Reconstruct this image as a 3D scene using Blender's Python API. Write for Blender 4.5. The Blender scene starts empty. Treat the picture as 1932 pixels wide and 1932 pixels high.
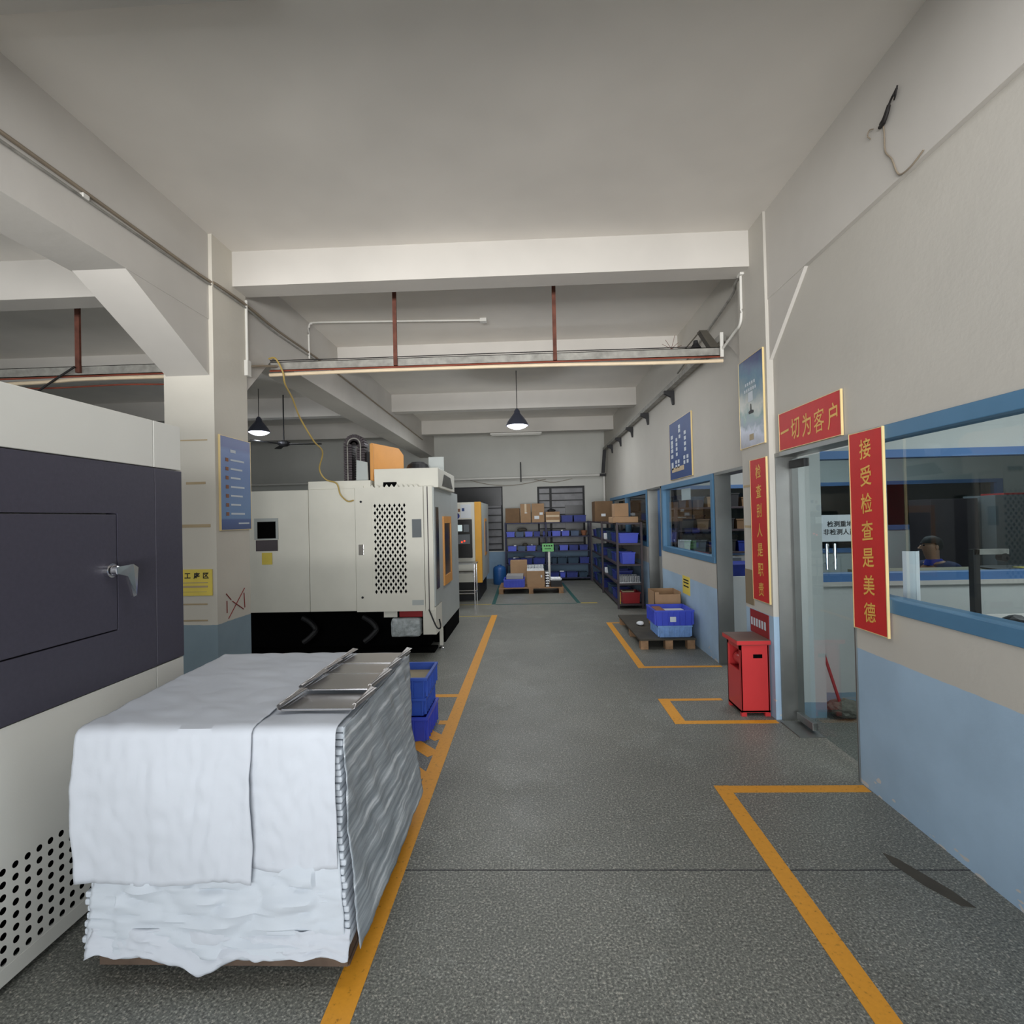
import bpy, bmesh, math, random
from mathutils import Vector, Matrix
random.seed(7)
SC = bpy.context.scene
COL = SC.collection
R = math.radians

# ------------------------------------------------------------------ camera
cd = bpy.data.cameras.new('camera'); cam = bpy.data.objects.new('camera', cd); COL.objects.link(cam)
cd.sensor_width = 36; cd.lens = 18.634; cd.clip_start = 0.05; cd.clip_end = 100
def cam_rot(yaw, pitch, roll):
    f = Vector((-math.sin(yaw)*math.cos(pitch), math.cos(yaw)*math.cos(pitch), math.sin(pitch)))
    r = Vector((math.cos(yaw), math.sin(yaw), 0)); u = r.cross(f)
    r2 = r*math.cos(roll) - u*math.sin(roll); u2 = u*math.cos(roll) + r*math.sin(roll)
    return Matrix((r2, u2, -f)).transposed()
cam.matrix_world = Matrix.Translation((0, 0, 1.6)) @ cam_rot(R(2.078), R(0.633), R(1.29)).to_4x4()
SC.camera = cam

# ------------------------------------------------------------------ world, lights, exposure
w = bpy.data.worlds.new('world'); SC.world = w; w.use_nodes = True
w.node_tree.nodes['Background'].inputs[0].default_value = (0.86, 0.93, 1.0, 1)
w.node_tree.nodes['Background'].inputs[1].default_value = 0.55
SC.view_settings.view_transform = 'Standard'; SC.view_settings.look = 'None'
SC.view_settings.exposure = 0.0; SC.view_settings.gamma = 1.0
def area(name, loc, rot, sx, sy, power, col=(1, 1, 1), spread=180):
    l = bpy.data.lights.new(name, 'AREA'); l.shape = 'RECTANGLE'; l.size = sx; l.size_y = sy
    l.energy = power; l.color = col; l.spread = R(spread)
    o = bpy.data.objects.new(name, l); COL.objects.link(o); o.location = loc; o.rotation_euler = rot
    return o
# daylight through the open gate behind the camera
area('gate_daylight', (-0.4, -6.5, 1.9), (R(90+3), 0, 0), 7.0, 3.4, 520, (0.95, 0.98, 1.0), 170)
# light thrown back up by the sunlit yard in front of the gate
area('yard_bounce', (-0.4, -15.0, 0.02), (R(180), 0, 0), 16.0, 14.0, 23000, (1.0, 0.985, 0.96))
# daylight of the left bay and ceiling lamps of the rooms on the right
area('left_bay_daylight', (-6.8, 0.2, 2.0), (R(90), 0, R(-15)), 3.0, 2.0, 60, (0.93, 0.97, 1.0))
area('inspection_room_light', (4.4, 2.4, 2.95), (0, 0, 0), 2.4, 1.6, 85, (0.97, 0.99, 1.0))
area('store_room_light', (4.4, 6.8, 2.95), (0, 0, 0), 3.0, 2.2, 75, (0.93, 0.97, 1.0))
area('hall_end_light', (-0.3, 10.6, 3.55), (0, 0, 0), 2.5, 1.0, 60, (0.93, 0.97, 1.0))  # area light over the end of the hall, without a fitting of its own
area('hall_front_fill', (-0.4, 1.3, 3.88), (0, 0, 0), 3.4, 0.8, 30, (0.97, 0.98, 1.0))  # overhead fill added to brighten floor and stack top; no lamp hangs here
area('hall_middle_light', (-0.3, 6.6, 3.55), (0, 0, 0), 2.5, 1.0, 26, (0.95, 0.97, 1.0))  # area light over the middle of the aisle, no fitting modelled

# ------------------------------------------------------------------ materials
def lin(c):
    return tuple(((x/255)/12.92 if x/255 <= 0.04045 else ((x/255+0.055)/1.055)**2.4) for x in c) + (1,)
def newmat(name):
    m = bpy.data.materials.new(name); m.use_nodes = True
    nt = m.node_tree; b = nt.nodes['Principled BSDF']
    return m, nt, b
def noise(nt, scale, detail=3, rough=0.55, coord='Object', vec=None):
    tc = nt.nodes.new('ShaderNodeTexCoord'); n = nt.nodes.new('ShaderNodeTexNoise')
    n.inputs['Scale'].default_value = scale; n.inputs['Detail'].default_value = detail
    n.inputs['Roughness'].default_value = rough
    if vec:
        mp = nt.nodes.new('ShaderNodeMapping'); mp.inputs['Scale'].default_value = vec
        nt.links.new(tc.outputs[coord], mp.inputs[0]); nt.links.new(mp.outputs[0], n.inputs['Vector'])
    else:
        nt.links.new(tc.outputs[coord], n.inputs['Vector'])
    return n.outputs['Fac']
def ramp(nt, fac, stops):
    r = nt.nodes.new('ShaderNodeValToRGB'); e = r.color_ramp.elements
    while len(e) < len(stops): e.new(0.5)
    for el, (p, c) in zip(e, stops): el.position = p; el.color = c
    nt.links.new(fac, r.inputs[0]); return r.outputs[0]
def mixc(nt, fac, a, b):
    m = nt.nodes.new('ShaderNodeMix'); m.data_type = 'RGBA'
    for s, v in ((0, fac), (6, a), (7, b)):
        if isinstance(v, (float, int, tuple)): m.inputs[s].default_value = v
        else: nt.links.new(v, m.inputs[s])
    return m.outputs[2]
def bump(nt, b, h, strength=0.2, dist=0.01):
    n = nt.nodes.new('ShaderNodeBump'); n.inputs['Strength'].default_value = strength
    n.inputs['Distance'].default_value = dist
    nt.links.new(h, n.inputs['Height']); nt.links.new(n.outputs[0], b.inputs['Normal'])
def sc(c, k): return tuple(min(1, x*k) for x in c[:3]) + (1,)
def mat(name, col, rough=0.6, metal=0.0, var=0.12, scale=4.0, bmp=0.0, bscale=60, spec=0.5, emit=0):
    m, nt, b = newmat(name); c = lin(col)
    f = noise(nt, scale)
    o = ramp(nt, f, [(0.3, sc(c, 1-var)), (0.7, sc(c, 1+var))])
    nt.links.new(o, b.inputs['Base Color'])
    b.inputs['Roughness'].default_value = rough; b.inputs['Metallic'].default_value = metal
    b.inputs['Specular IOR Level'].default_value = spec
    if bmp: bump(nt, b, noise(nt, bscale), bmp)
    if emit:
        b.inputs['Emission Color'].default_value = c; b.inputs['Emission Strength'].default_value = emit
    return m
def zpos(nt):
    g = nt.nodes.new('ShaderNodeNewGeometry'); s = nt.nodes.new('ShaderNodeSeparateXYZ')
    nt.links.new(g.outputs['Position'], s.inputs[0]); return s.outputs
def math_(nt, op, a, b=0.0):
    n = nt.nodes.new('ShaderNodeMath'); n.operation = op
    for i, v in enumerate((a, b)):
        if isinstance(v, (int, float)): n.inputs[i].default_value = v
        else: nt.links.new(v, n.inputs[i])
    return n.outputs[0]
def wallmat(name, upper, lower, h, chips=True):
    m, nt, b = newmat(name); z = zpos(nt)[2]
    u = ramp(nt, noise(nt, 0.9, 4), [(0.3, sc(lin(upper), 0.93)), (0.7, sc(lin(upper), 1.04))])
    l = ramp(nt, noise(nt, 2.2, 4), [(0.3, sc(lin(lower), 0.9)), (0.7, sc(lin(lower), 1.08))])
    wob = math_(nt, 'MULTIPLY', noise(nt, 9), 0.012)
    f = math_(nt, 'LESS_THAN', math_(nt, 'ADD', z, wob), h + 0.006)
    col = mixc(nt, f, u, l)
    if chips:   # flaked paint near the floor
        n = noise(nt, 9, 2, 0.5, vec=(1, 1, 2.2))
        th = math_(nt, 'ADD', math_(nt, 'MULTIPLY', z, 1.3), 0.555)
        col = mixc(nt, math_(nt, 'GREATER_THAN', n, th), col, lin((200, 198, 196)))
    nt.links.new(col, b.inputs['Base Color']); b.inputs['Roughness'].default_value = 0.75
    bump(nt, b, noise(nt, 25, 4), 0.12, 0.01)
    return m
M = {}
M['plaster'] = mat('white_plaster', (198, 194, 188), 0.85, var=0.06, scale=1.2, bmp=0.12, bscale=14)
M['ceiling'] = mat('ceiling_plaster', (228, 223, 216), 0.9, var=0.07, scale=1.0, bmp=0.2, bscale=7)
M['wall'] = wallmat('painted_wall', (194, 190, 182), (162, 188, 212), 0.79)
M['wall_far'] = wallmat('painted_far_wall', (198, 198, 192), (140, 168, 194), 0.71, False)
M['pillar'] = wallmat('painted_pillar', (208, 203, 192), (132, 152, 164), 0.80, False)
M['room'] = wallmat('room_wall', (198, 200, 198), (130, 158, 176), 0.12, False)
M['frame_blue'] = mat('blue_frame_paint', (78, 122, 156), 0.45, var=0.05)
M['frame_bright'] = mat('bright_blue_paint', (84, 124, 176), 0.45, var=0.05)
def floormat():
    m, nt, b = newmat('terrazzo_floor')
    base = ramp(nt, noise(nt, 0.7, 5, 0.6), [(0.3, lin((110, 112, 107))), (0.7, lin((128, 129, 123)))])
    big = noise(nt, 105, 3, 0.7)
    base = mixc(nt, 1.0, base, base)
    sp = ramp(nt, big, [(0.34, (0.25, 0.25, 0.26, 1)), (0.45, (0.75, 0.75, 0.75, 1)), (0.55, (1.1, 1.1, 1.08, 1)), (0.68, (2.8, 2.7, 2.6, 1))])
    mm = nt.nodes.new('ShaderNodeMix'); mm.data_type = 'RGBA'; mm.blend_type = 'MULTIPLY'; mm.inputs[0].default_value = 0.9
    nt.links.new(base, mm.inputs[6]); nt.links.new(sp, mm.inputs[7])
    tc = nt.nodes.new('ShaderNodeTexCoord'); v = nt.nodes.new('ShaderNodeTexVoronoi'); v.inputs['Scale'].default_value = 62
    nt.links.new(tc.outputs['Object'], v.inputs['Vector'])
    fl = math_(nt, 'LESS_THAN', v.outputs['Distance'], 0.27)
    sel = math_(nt, 'GREATER_THAN', noise(nt, 45, 1), 0.56)
    col = mixc(nt, math_(nt, 'MULTIPLY', math_(nt, 'MULTIPLY', fl, sel), 0.55), mm.outputs[2], lin((196, 190, 178)))
    st = ramp(nt, noise(nt, 1.7, 5, 0.7), [(0.42, (1, 1, 1, 1)), (0.30, (0.8, 0.79, 0.77, 1))])
    m2 = nt.nodes.new('ShaderNodeMix'); m2.data_type = 'RGBA'; m2.blend_type = 'MULTIPLY'; m2.inputs[0].default_value = 0.5
    nt.links.new(col, m2.inputs[6]); nt.links.new(st, m2.inputs[7])
    nt.links.new(m2.outputs[2], b.inputs['Base Color'])
    rr = nt.nodes.new('ShaderNodeMapRange'); nt.links.new(noise(nt, 3, 4), rr.inputs[0]); rr.inputs[3].default_value = 0.36; rr.inputs[4].default_value = 0.62
    nt.links.new(rr.outputs[0], b.inputs['Roughness']); bump(nt, b, big, 0.08, 0.004)
    return m
M['floor'] = floormat()
def linemat(name, c):
    m, nt, b = newmat(name)
    col = ramp(nt, noise(nt, 45, 5, 0.7), [(0.30, sc(lin(c), 0.45)), (0.40, lin(c)), (0.75, sc(lin(c), 1.1))])
    nt.links.new(col, b.inputs['Base Color']); b.inputs['Roughness'].default_value = 0.55; return m
M['yellow_line'] = linemat('yellow_floor_paint', (218, 150, 40))
M['old_line'] = linemat('worn_yellow_paint', (168, 150, 78))
M['green_line'] = linemat('green_floor_paint', (38, 84, 80))
M['steel'] = mat('brushed_steel', (150, 152, 150), 0.38, 0.9, var=0.1, scale=3)
M['chrome'] = mat('chrome', (225, 225, 228), 0.15, 1.0, var=0.02)
M['galv'] = mat('galvanised_metal', (150, 148, 142), 0.6, 0.3, var=0.25, scale=12)
M['rust'] = mat('rusty_metal', (104, 62, 50), 0.8, 0.2, var=0.3, scale=14)
M['dark_metal'] = mat('dark_metal', (44, 44, 46), 0.6, 0.3, var=0.2)
M['black'] = mat('black_paint', (14, 14, 17), 0.55, var=0.2)
M['black_gloss'] = mat('black_gloss', (10, 10, 14), 0.25, var=0.2)
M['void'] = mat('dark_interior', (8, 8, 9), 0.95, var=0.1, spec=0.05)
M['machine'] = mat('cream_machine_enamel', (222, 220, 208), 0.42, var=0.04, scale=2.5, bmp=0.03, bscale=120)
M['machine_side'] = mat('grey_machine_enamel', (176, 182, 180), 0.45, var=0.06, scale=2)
M['machine_white'] = mat('white_machine_enamel', (214, 213, 206), 0.4, var=0.03, scale=2, bmp=0.03, bscale=140)
M['machine_dark'] = mat('charcoal_machine_enamel', (66, 64, 76), 0.42, var=0.07, scale=60, bmp=0.05, bscale=200)
M['groove'] = mat('dark_seam', (36, 34, 42), 0.7, var=0.1)
M['orange'] = mat('orange_paint', (214, 150, 74), 0.5, var=0.05)
M['yellow_paint'] = mat('yellow_machine_paint', (232, 168, 44), 0.45, var=0.04)
M['yellow_paper'] = mat('yellow_card', (226, 204, 90), 0.7, var=0.05)
M['green_card'] = mat('green_card', (120, 190, 120), 0.7, var=0.05)
M['paper'] = mat('white_paper', (226, 230, 234), 0.8, var=0.03)
M['foam'] = mat('white_foam_sheet', (188, 195, 203), 0.7, var=0.03, scale=3, bmp=0.1, bscale=30)
M['cloth'] = mat('white_fabric_cover', (190, 195, 203), 0.85, var=0.03, scale=4, bmp=0.12, bscale=22)
M['wood'] = mat('pallet_wood', (150, 118, 88), 0.85, var=0.3, scale=9)
M['wood_dark'] = mat('grimy_pallet_wood', (92, 76, 64), 0.85, var=0.3, scale=9)
M['ply'] = mat('dark_plywood', (66, 62, 54), 0.8, var=0.25, scale=5)
M['carton'] = mat('cardboard', (164, 132, 100), 0.85, var=0.08, scale=6)
M['carton_dark'] = mat('dark_cardboard', (118, 92, 66), 0.85, var=0.12, scale=6)
M['tape'] = mat('packing_tape', (200, 178, 146), 0.4, var=0.1)
M['blue'] = mat('blue_plastic', (62, 80, 200), 0.4, var=0.08, scale=7)
M['blue_mid'] = mat('worn_blue_plastic', (52, 90, 190), 0.5, var=0.1, scale=7)
M['blue_dark'] = mat('dark_blue_plastic', (24, 44, 128), 0.5, var=0.2, scale=7)
M['blue_pale'] = mat('pale_blue_plastic', (120, 158, 210), 0.5, var=0.15, scale=20)
M['grey_blue'] = mat('grey_blue_plastic', (74, 92, 122), 0.55, var=0.15, scale=7)
M['teal_dark'] = mat('dark_teal_plastic', (36, 62, 84), 0.6, var=0.15, scale=7)
M['barrel'] = mat('barrel_blue_plastic', (34, 88, 150), 0.45, var=0.08)
M['rack'] = mat('dark_rack_metal', (40, 42, 66), 0.5, 0.3, var=0.15)
M['rack_brown'] = mat('brown_rack_metal', (66, 58, 62), 0.5, 0.3, var=0.15)
M['red'] = mat('red_enamel', (206, 56, 58), 0.35, var=0.04)
M['red_dark'] = mat('dark_red_enamel', (150, 26, 32), 0.45, var=0.1)
M['cab_top'] = mat('brown_cabinet_top', (112, 84, 74), 0.5, var=0.08)
M['sign_red'] = mat('red_sign_board', (200, 40, 40), 0.55, var=0.05, scale=9)
M['gold'] = mat('gold_lettering', (226, 178, 86), 0.5, var=0.06)
M['gold_edge'] = mat('gold_edge', (232, 208, 150), 0.35, 0.1, var=0.04)
M['board_blue'] = mat('blue_board', (26, 62, 122), 0.5, var=0.1)
M['white_card'] = mat('white_card', (200, 208, 216), 0.6, var=0.05)
M['brown_board'] = mat('brown_board', (134, 118, 94), 0.7, var=0.08)
M['ink'] = mat('black_ink', (24, 24, 28), 0.7, var=0.05)
M['red_ink'] = mat('red_marker', (140, 50, 44), 0.7, var=0.1)
M['tape_brown'] = mat('brown_tape', (176, 156, 122), 0.6, var=0.1)
M['cable_grey'] = mat('grey_cable', (140, 128, 112), 0.7, var=0.1)
M['cable_dark'] = mat('dark_cable', (30, 26, 26), 0.7, var=0.1)
M['hose'] = mat('yellow_hose', (176, 150, 84), 0.5, var=0.08)
M['pvc'] = mat('white_conduit', (216, 214, 208), 0.45, var=0.03)
M['pipe'] = mat('cream_pipe', (228, 208, 178), 0.4, var=0.08, scale=5)
M['pipe_red'] = mat('rusty_pipe', (128, 58, 38), 0.6, var=0.2)
M['lamp_metal'] = mat('grey_lamp_shade', (84, 88, 104), 0.4, 0.6, var=0.05)
M['bulb'] = mat('lit_bulb', (235, 240, 255), 0.3, var=0.0, emit=8)
M['red_led'] = mat('red_indicator', (255, 60, 30), 0.3, var=0.0, emit=2)
M['screen'] = mat('lit_screen', (190, 206, 206), 0.3, var=0.05, emit=0.6)
M['aluminium'] = mat('aluminium_parts', (190, 192, 194), 0.35, 0.7, var=0.15, scale=30)
M['skin'] = mat('skin', (188, 138, 112), 0.6, var=0.05)
M['hair'] = mat('black_hair', (26, 22, 22), 0.7, var=0.2)
M['navy'] = mat('navy_work_jacket', (34, 42, 84), 0.85, var=0.12)
M['collar'] = mat('bright_blue_collar', (40, 60, 170), 0.8, var=0.08)
M['grey_cab'] = mat('grey_cabinet_enamel', (96, 102, 106), 0.5, var=0.05)
M['desk'] = mat('tan_desk_top', (150, 138, 110), 0.6, var=0.08)
M['mop'] = mat('grey_mop_yarn', (104, 104, 94), 0.95, var=0.3, scale=30, bmp=0.5)
M['pane_dim'] = mat('grey_window_glass', (104, 104, 108), 0.35, var=0.35, scale=2.5)  # grey panes with uneven lighter and darker patches
M['window_dark'] = mat('dark_window_glass', (22, 22, 26), 0.3, var=0.2)
M['sheet_grey'] = mat('grey_roll_sheet', (150, 150, 152), 0.5, var=0.06)
M['clear_bag'] = mat('clear_plastic_bag', (176, 184, 186), 0.12, var=0.25, scale=24, bmp=0.7, bscale=26)
M['tray_steel'] = mat('pressed_steel_channel', (168, 166, 166), 0.3, 0.85, var=0.05)
M['brown_bowl'] = mat('brown_basket', (140, 92, 66), 0.7, var=0.1)
M['lime'] = mat('lime_green_plastic', (90, 150, 60), 0.5, var=0.1)
def filmmat():
    m, nt, b = newmat('stretch_film')
    tc = nt.nodes.new('ShaderNodeTexCoord'); mp = nt.nodes.new('ShaderNodeMapping'); mp.inputs['Rotation'].default_value = (R(52), 0, 0)
    mp.inputs['Scale'].default_value = (1, 2.0, 26)
    nt.links.new(tc.outputs['Object'], mp.inputs[0])
    n = nt.nodes.new('ShaderNodeTexNoise'); n.inputs['Scale'].default_value = 1.4; n.inputs['Detail'].default_value = 5
    nt.links.new(mp.outputs[0], n.inputs['Vector'])
    nt.links.new(ramp(nt, n.outputs['Fac'], [(0.35, lin((140, 148, 155))), (0.55, lin((176, 183, 190))), (0.70, lin((236, 240, 244)))]), b.inputs['Base Color'])
    b.inputs['Roughness'].default_value = 0.22; bump(nt, b, n.outputs['Fac'], 0.45, 0.012); return m
M['film'] = filmmat()
def glassmat(name, tint, ior=1.45):
    m = bpy.data.materials.new(name); m.use_nodes = True; nt = m.node_tree; nt.nodes.clear()
    o = nt.nodes.new('ShaderNodeOutputMaterial'); t = nt.nodes.new('ShaderNodeBsdfTransparent'); g = nt.nodes.new('ShaderNodeBsdfGlossy')
    t.inputs[0].default_value = lin(tint); g.inputs['Roughness'].default_value = 0.02
    f = nt.nodes.new('ShaderNodeFresnel'); f.inputs[0].default_value = ior; x = nt.nodes.new('ShaderNodeMixShader')
    ge = nt.nodes.new('ShaderNodeNewGeometry'); inv = math_(nt, 'SUBTRACT', 1.0, ge.outputs['Backfacing'])
    nt.links.new(math_(nt, 'MULTIPLY', f.outputs[0], inv), x.inputs[0]); nt.links.new(t.outputs[0], x.inputs[1]); nt.links.new(g.outputs[0], x.inputs[2])
    nt.links.new(x.outputs[0], o.inputs[0]); return m
M['glass'] = glassmat('window_glass', (234, 240, 241))
def landscape():
    m, nt, b = newmat('landscape_print'); p = zpos(nt)
    z = math_(nt, 'DIVIDE', math_(nt, 'SUBTRACT', p[2], 2.14), 0.75)
    zz = math_(nt, 'ADD', z, math_(nt, 'MULTIPLY', math_(nt, 'SUBTRACT', noise(nt, 9, 4), 0.5), 0.35))
    zz = math_(nt, 'ADD', zz, math_(nt, 'MULTIPLY', math_(nt, 'SUBTRACT', 4.45, p[1]), 0.25))
    col = ramp(nt, zz, [(0.0, lin((150, 150, 160))), (0.15, lin((176, 182, 200))), (0.24, lin((70, 96, 112))), (0.34, lin((60, 110, 100))), (0.46, lin((176, 178, 168))), (0.60, lin((120, 140, 146))), (0.78, lin((50, 110, 140))), (1.0, lin((30, 60, 120)))])
    nt.links.new(col, b.inputs['Base Color']); b.inputs['Roughness'].default_value = 0.35; return m
M['landscape'] = landscape()
def grad_board():
    m, nt, b = newmat('blue_notice_print'); p = zpos(nt)
    z = math_(nt, 'DIVIDE', math_(nt, 'SUBTRACT', p[2], 1.56), 0.76)
    nt.links.new(ramp(nt, z, [(0.0, lin((52, 76, 130))), (0.1, lin((66, 92, 150))), (0.12, lin((98, 134, 178))), (0.85, lin((84, 112, 170))), (0.9, lin((50, 72, 140)))]), b.inputs['Base Color'])
    b.inputs['Roughness'].default_value = 0.35; return m
M['notice'] = grad_board()

# ------------------------------------------------------------------ geometry helpers
def BM(): return bmesh.new()
def bx(bm, x0, x1, y0, y1, z0, z1, bev=0):
    if x0 > x1: x0, x1 = x1, x0
    if y0 > y1: y0, y1 = y1, y0
    if z0 > z1: z0, z1 = z1, z0
    v = [bm.verts.new(p) for p in ((x0,y0,z0),(x1,y0,z0),(x1,y1,z0),(x0,y1,z0),(x0,y0,z1),(x1,y0,z1),(x1,y1,z1),(x0,y1,z1))]
    fs = [bm.faces.new([v[i] for i in f]) for f in ((0,3,2,1),(4,5,6,7),(0,1,5,4),(1,2,6,5),(2,3,7,6),(3,0,4,7))]
    if bev:
        es = list({e for f in fs for e in f.edges})
        bmesh.ops.bevel(bm, geom=es, offset=bev, segments=2, affect='EDGES', profile=0.5)
    return bm
def rod(bm, a, b, r, seg=10, r2=None):
    a, b = Vector(a), Vector(b); d = (b-a); n = d.normalized(); r2 = r if r2 is None else r2
    s = n.orthogonal().normalized(); t = n.cross(s)
    A = [bm.verts.new(a + (s*math.cos(i*2*math.pi/seg) + t*math.sin(i*2*math.pi/seg))*r) for i in range(seg)]
    B = [bm.verts.new(b + (s*math.cos(i*2*math.pi/seg) + t*math.sin(i*2*math.pi/seg))*r2) for i in range(seg)]
    for i in range(seg): bm.faces.new((A[i], A[(i+1)%seg], B[(i+1)%seg], B[i]))
    bm.faces.new(A[::-1]); bm.faces.new(B); return bm
def spline(pts, n=8):
    P = [Vector(p) for p in pts]; out = []
    for i in range(len(P)-1):
        p0 = P[i-1] if i else P[0]; p1, p2 = P[i], P[i+1]; p3 = P[i+2] if i+2 < len(P) else P[-1]
        for k in range(n):
            t = k/n
            out.append(0.5*((2*p1) + (p2-p0)*t + (2*p0-5*p1+4*p2-p3)*t*t + (3*p1-p0-3*p2+p3)*t**3))
    out.append(P[-1]); return out
def tube(bm, pts, r, seg=8, smooth=True, n=8):
    P = spline(pts, n) if smooth else [Vector(p) for p in pts]; rings = []
    up = Vector((0, 0, 1))
    for i, p in enumerate(P):
        d = (P[min(i+1, len(P)-1)] - P[max(i-1, 0)]).normalized()
        s = d.cross(up);
        if s.length < 0.05: s = d.cross(Vector((1, 0, 0)))
        s.normalize(); t = s.cross(d)
        rings.append([bm.verts.new(p + (s*math.cos(k*2*math.pi/seg) + t*math.sin(k*2*math.pi/seg))*r) for k in range(seg)])
    for a, b in zip(rings, rings[1:]):
        for k in range(seg): bm.faces.new((a[k], a[(k+1)%seg], b[(k+1)%seg], b[k]))
    bm.faces.new(rings[0][::-1]); bm.faces.new(rings[-1]); return bm
def lathe(bm, c, prof, seg=24):
    c = Vector(c); rings = []
    for r, z in prof:
        rings.append([bm.verts.new(c + Vector((max(r, 1e-4)*math.cos(k*2*math.pi/seg), max(r, 1e-4)*math.sin(k*2*math.pi/seg), z))) for k in range(seg)])
    for a, b in zip(rings, rings[1:]):
        for k in range(seg): bm.faces.new((a[k], a[(k+1)%seg], b[(k+1)%seg], b[k]))
    bm.faces.new(rings[0][::-1]); bm.faces.new(rings[-1]); return bm
def prism(bm, poly, d):       # poly: 3D points, extruded by vector d
    d = Vector(d); A = [bm.verts.new(p) for p in poly]; B = [bm.verts.new(Vector(p)+d) for p in poly]
    n = len(poly)
    for i in range(n): bm.faces.new((A[i], A[(i+1)%n], B[(i+1)%n], B[i]))
    bm.faces.new(A[::-1]); bm.faces.new(B)
    bmesh.ops.recalc_face_normals(bm, faces=bm.faces); return bm
def obj(name, bm, m, parent=None, smooth=False):
    me = bpy.data.meshes.new(name); bmesh.ops.recalc_face_normals(bm, faces=bm.faces); bm.to_mesh(me); bm.free()
    me.materials.append(M[m] if isinstance(m, str) else m)
    if smooth:
        me.polygons.foreach_set('use_smooth', [True]*len(me.polygons))
        me.set_sharp_from_angle(angle=R(40))
    o = bpy.data.objects.new(name, me); COL.objects.link(o)
    if parent is not None:
        o.parent = parent
        if parent.type == 'EMPTY': o.location = -Vector(parent.location)
    return o
def thing(name, label, cat, loc=(0, 0, 0), group=None):
    o = bpy.data.objects.new(name, None); COL.objects.link(o); o.location = loc; o.empty_display_size = 0.1
    o['label'] = label; o['category'] = cat
    if group: o['group'] = group
    return o
def tag(o, label, cat, group=None):
    o['label'] = label; o['category'] = cat
    if group: o['group'] = group
    return o
def struct(name, bm, m, parent=None):
    o = obj(name, bm, m, parent)
    if parent is None: o['kind'] = 'structure'
    return o
def dup(root, delta, label, group=None, mats=None):
    r = root.copy(); COL.objects.link(r); r.location = Vector(root.location) + Vector(delta); r['label'] = label
    if group: r['group'] = group
    for ch in list(root.children):
        c = ch.copy(); COL.objects.link(c); c.parent = r
        for g in list(ch.children):
            d = g.copy(); COL.objects.link(d); d.parent = c
    return r
def grid_plate(bm, F, nu, nv, du, dv, hole, u0=0, v0=0):   # square cells with round holes
    seg = 16
    for i in range(nu):
        for j in range(nv):
            cu, cv = u0+(i+.5)*du, v0+(j+.5)*dv; O = []; I = []
            for k in range(seg):
                a = (k+.5)*2*math.pi/seg; ca, sa = math.cos(a), math.sin(a); q = max(abs(ca), abs(sa))
                O.append(bm.verts.new(F(cu+ca/q*du/2, cv+sa/q*dv/2))); I.append(bm.verts.new(F(cu+ca*hole, cv+sa*hole)))
            for k in range(seg): bm.faces.new((O[k], O[(k+1)%seg], I[(k+1)%seg], I[k]))
            C4 = [bm.verts.new(F(cu+s*du/2, cv+t*dv/2)) for s, t in ((1,1),(-1,1),(-1,-1),(1,-1))]
            for c, k in zip(C4, (1, 5, 9, 13)): bm.faces.new((O[k], c, O[k+1]))
def text(body, size, F, m, parent=None, name='lettering', bold=0.0, shear=0.0, ax=1.0):
    c = bpy.data.curves.new('t', 'FONT'); c.body = body; c.size = size; c.offset = bold*size; c.shear = shear
    c.align_x = 'CENTER'; c.align_y = 'CENTER'; c.resolution_u = 3; c.extrude = 0.0
    t = bpy.data.objects.new('t', c); COL.objects.link(t); bpy.context.view_layer.update()
    me = bpy.data.meshes.new_from_object(t.evaluated_get(bpy.context.evaluated_depsgraph_get()))
    bpy.data.objects.remove(t); bpy.data.curves.remove(c)
    me.name = name
    xs = [v.co.x for v in me.vertices]; ys = [v.co.y for v in me.vertices]
    cx, cy = (min(xs)+max(xs))/2, (min(ys)+max(ys))/2
    for v in me.vertices: v.co = Vector(F(((v.co.x-cx)*ax, v.co.y-cy)))
    return me
def letters(parts, name, m, parent):   # parts: list of meshes joined in one object
    bm = BM()
    for me in parts: bm.from_mesh(me)
    me = bpy.data.meshes.new(name); bm.to_mesh(me); bm.free(); me.materials.append(M[m])
    o = bpy.data.objects.new(name, me); COL.objects.link(o); o.parent = parent
    if parent.type == 'EMPTY': o.location = -Vector(parent.location)
    return o
def tub(bm, x0, x1, y0, y1, z0, z1, taper=0.02, t=0.006, rim=0.01):   # open plastic container
    def ring(a, z): return [bm.verts.new(p) for p in ((x0+a, y0+a, z), (x1-a, y0+a, z), (x1-a, y1-a, z), (x0+a, y1-a, z))]
    R_ = [ring(taper, z0), ring(rim, z1-0.018), ring(0, z1-0.018), ring(0, z1), ring(rim+t, z1), ring(taper+t, z0+t)]
    for a, b in zip(R_, R_[1:]):
        for k in range(4): bm.faces.new((a[k], a[(k+1)%4], b[(k+1)%4], b[k]))
    bm.faces.new(R_[0][::-1]); bm.faces.new(R_[-1]); return bm

# ================================================================== STRUCTURE
CZ = 3.94
struct('floor', bx(BM(), -9.2, 9.2, -24.0, 14.4, -0.15, 0), 'floor')
struct('ceiling', bx(BM(), -9.2, 2.6, -0.6, 14.4, CZ, CZ+0.2), 'ceiling')
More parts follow.
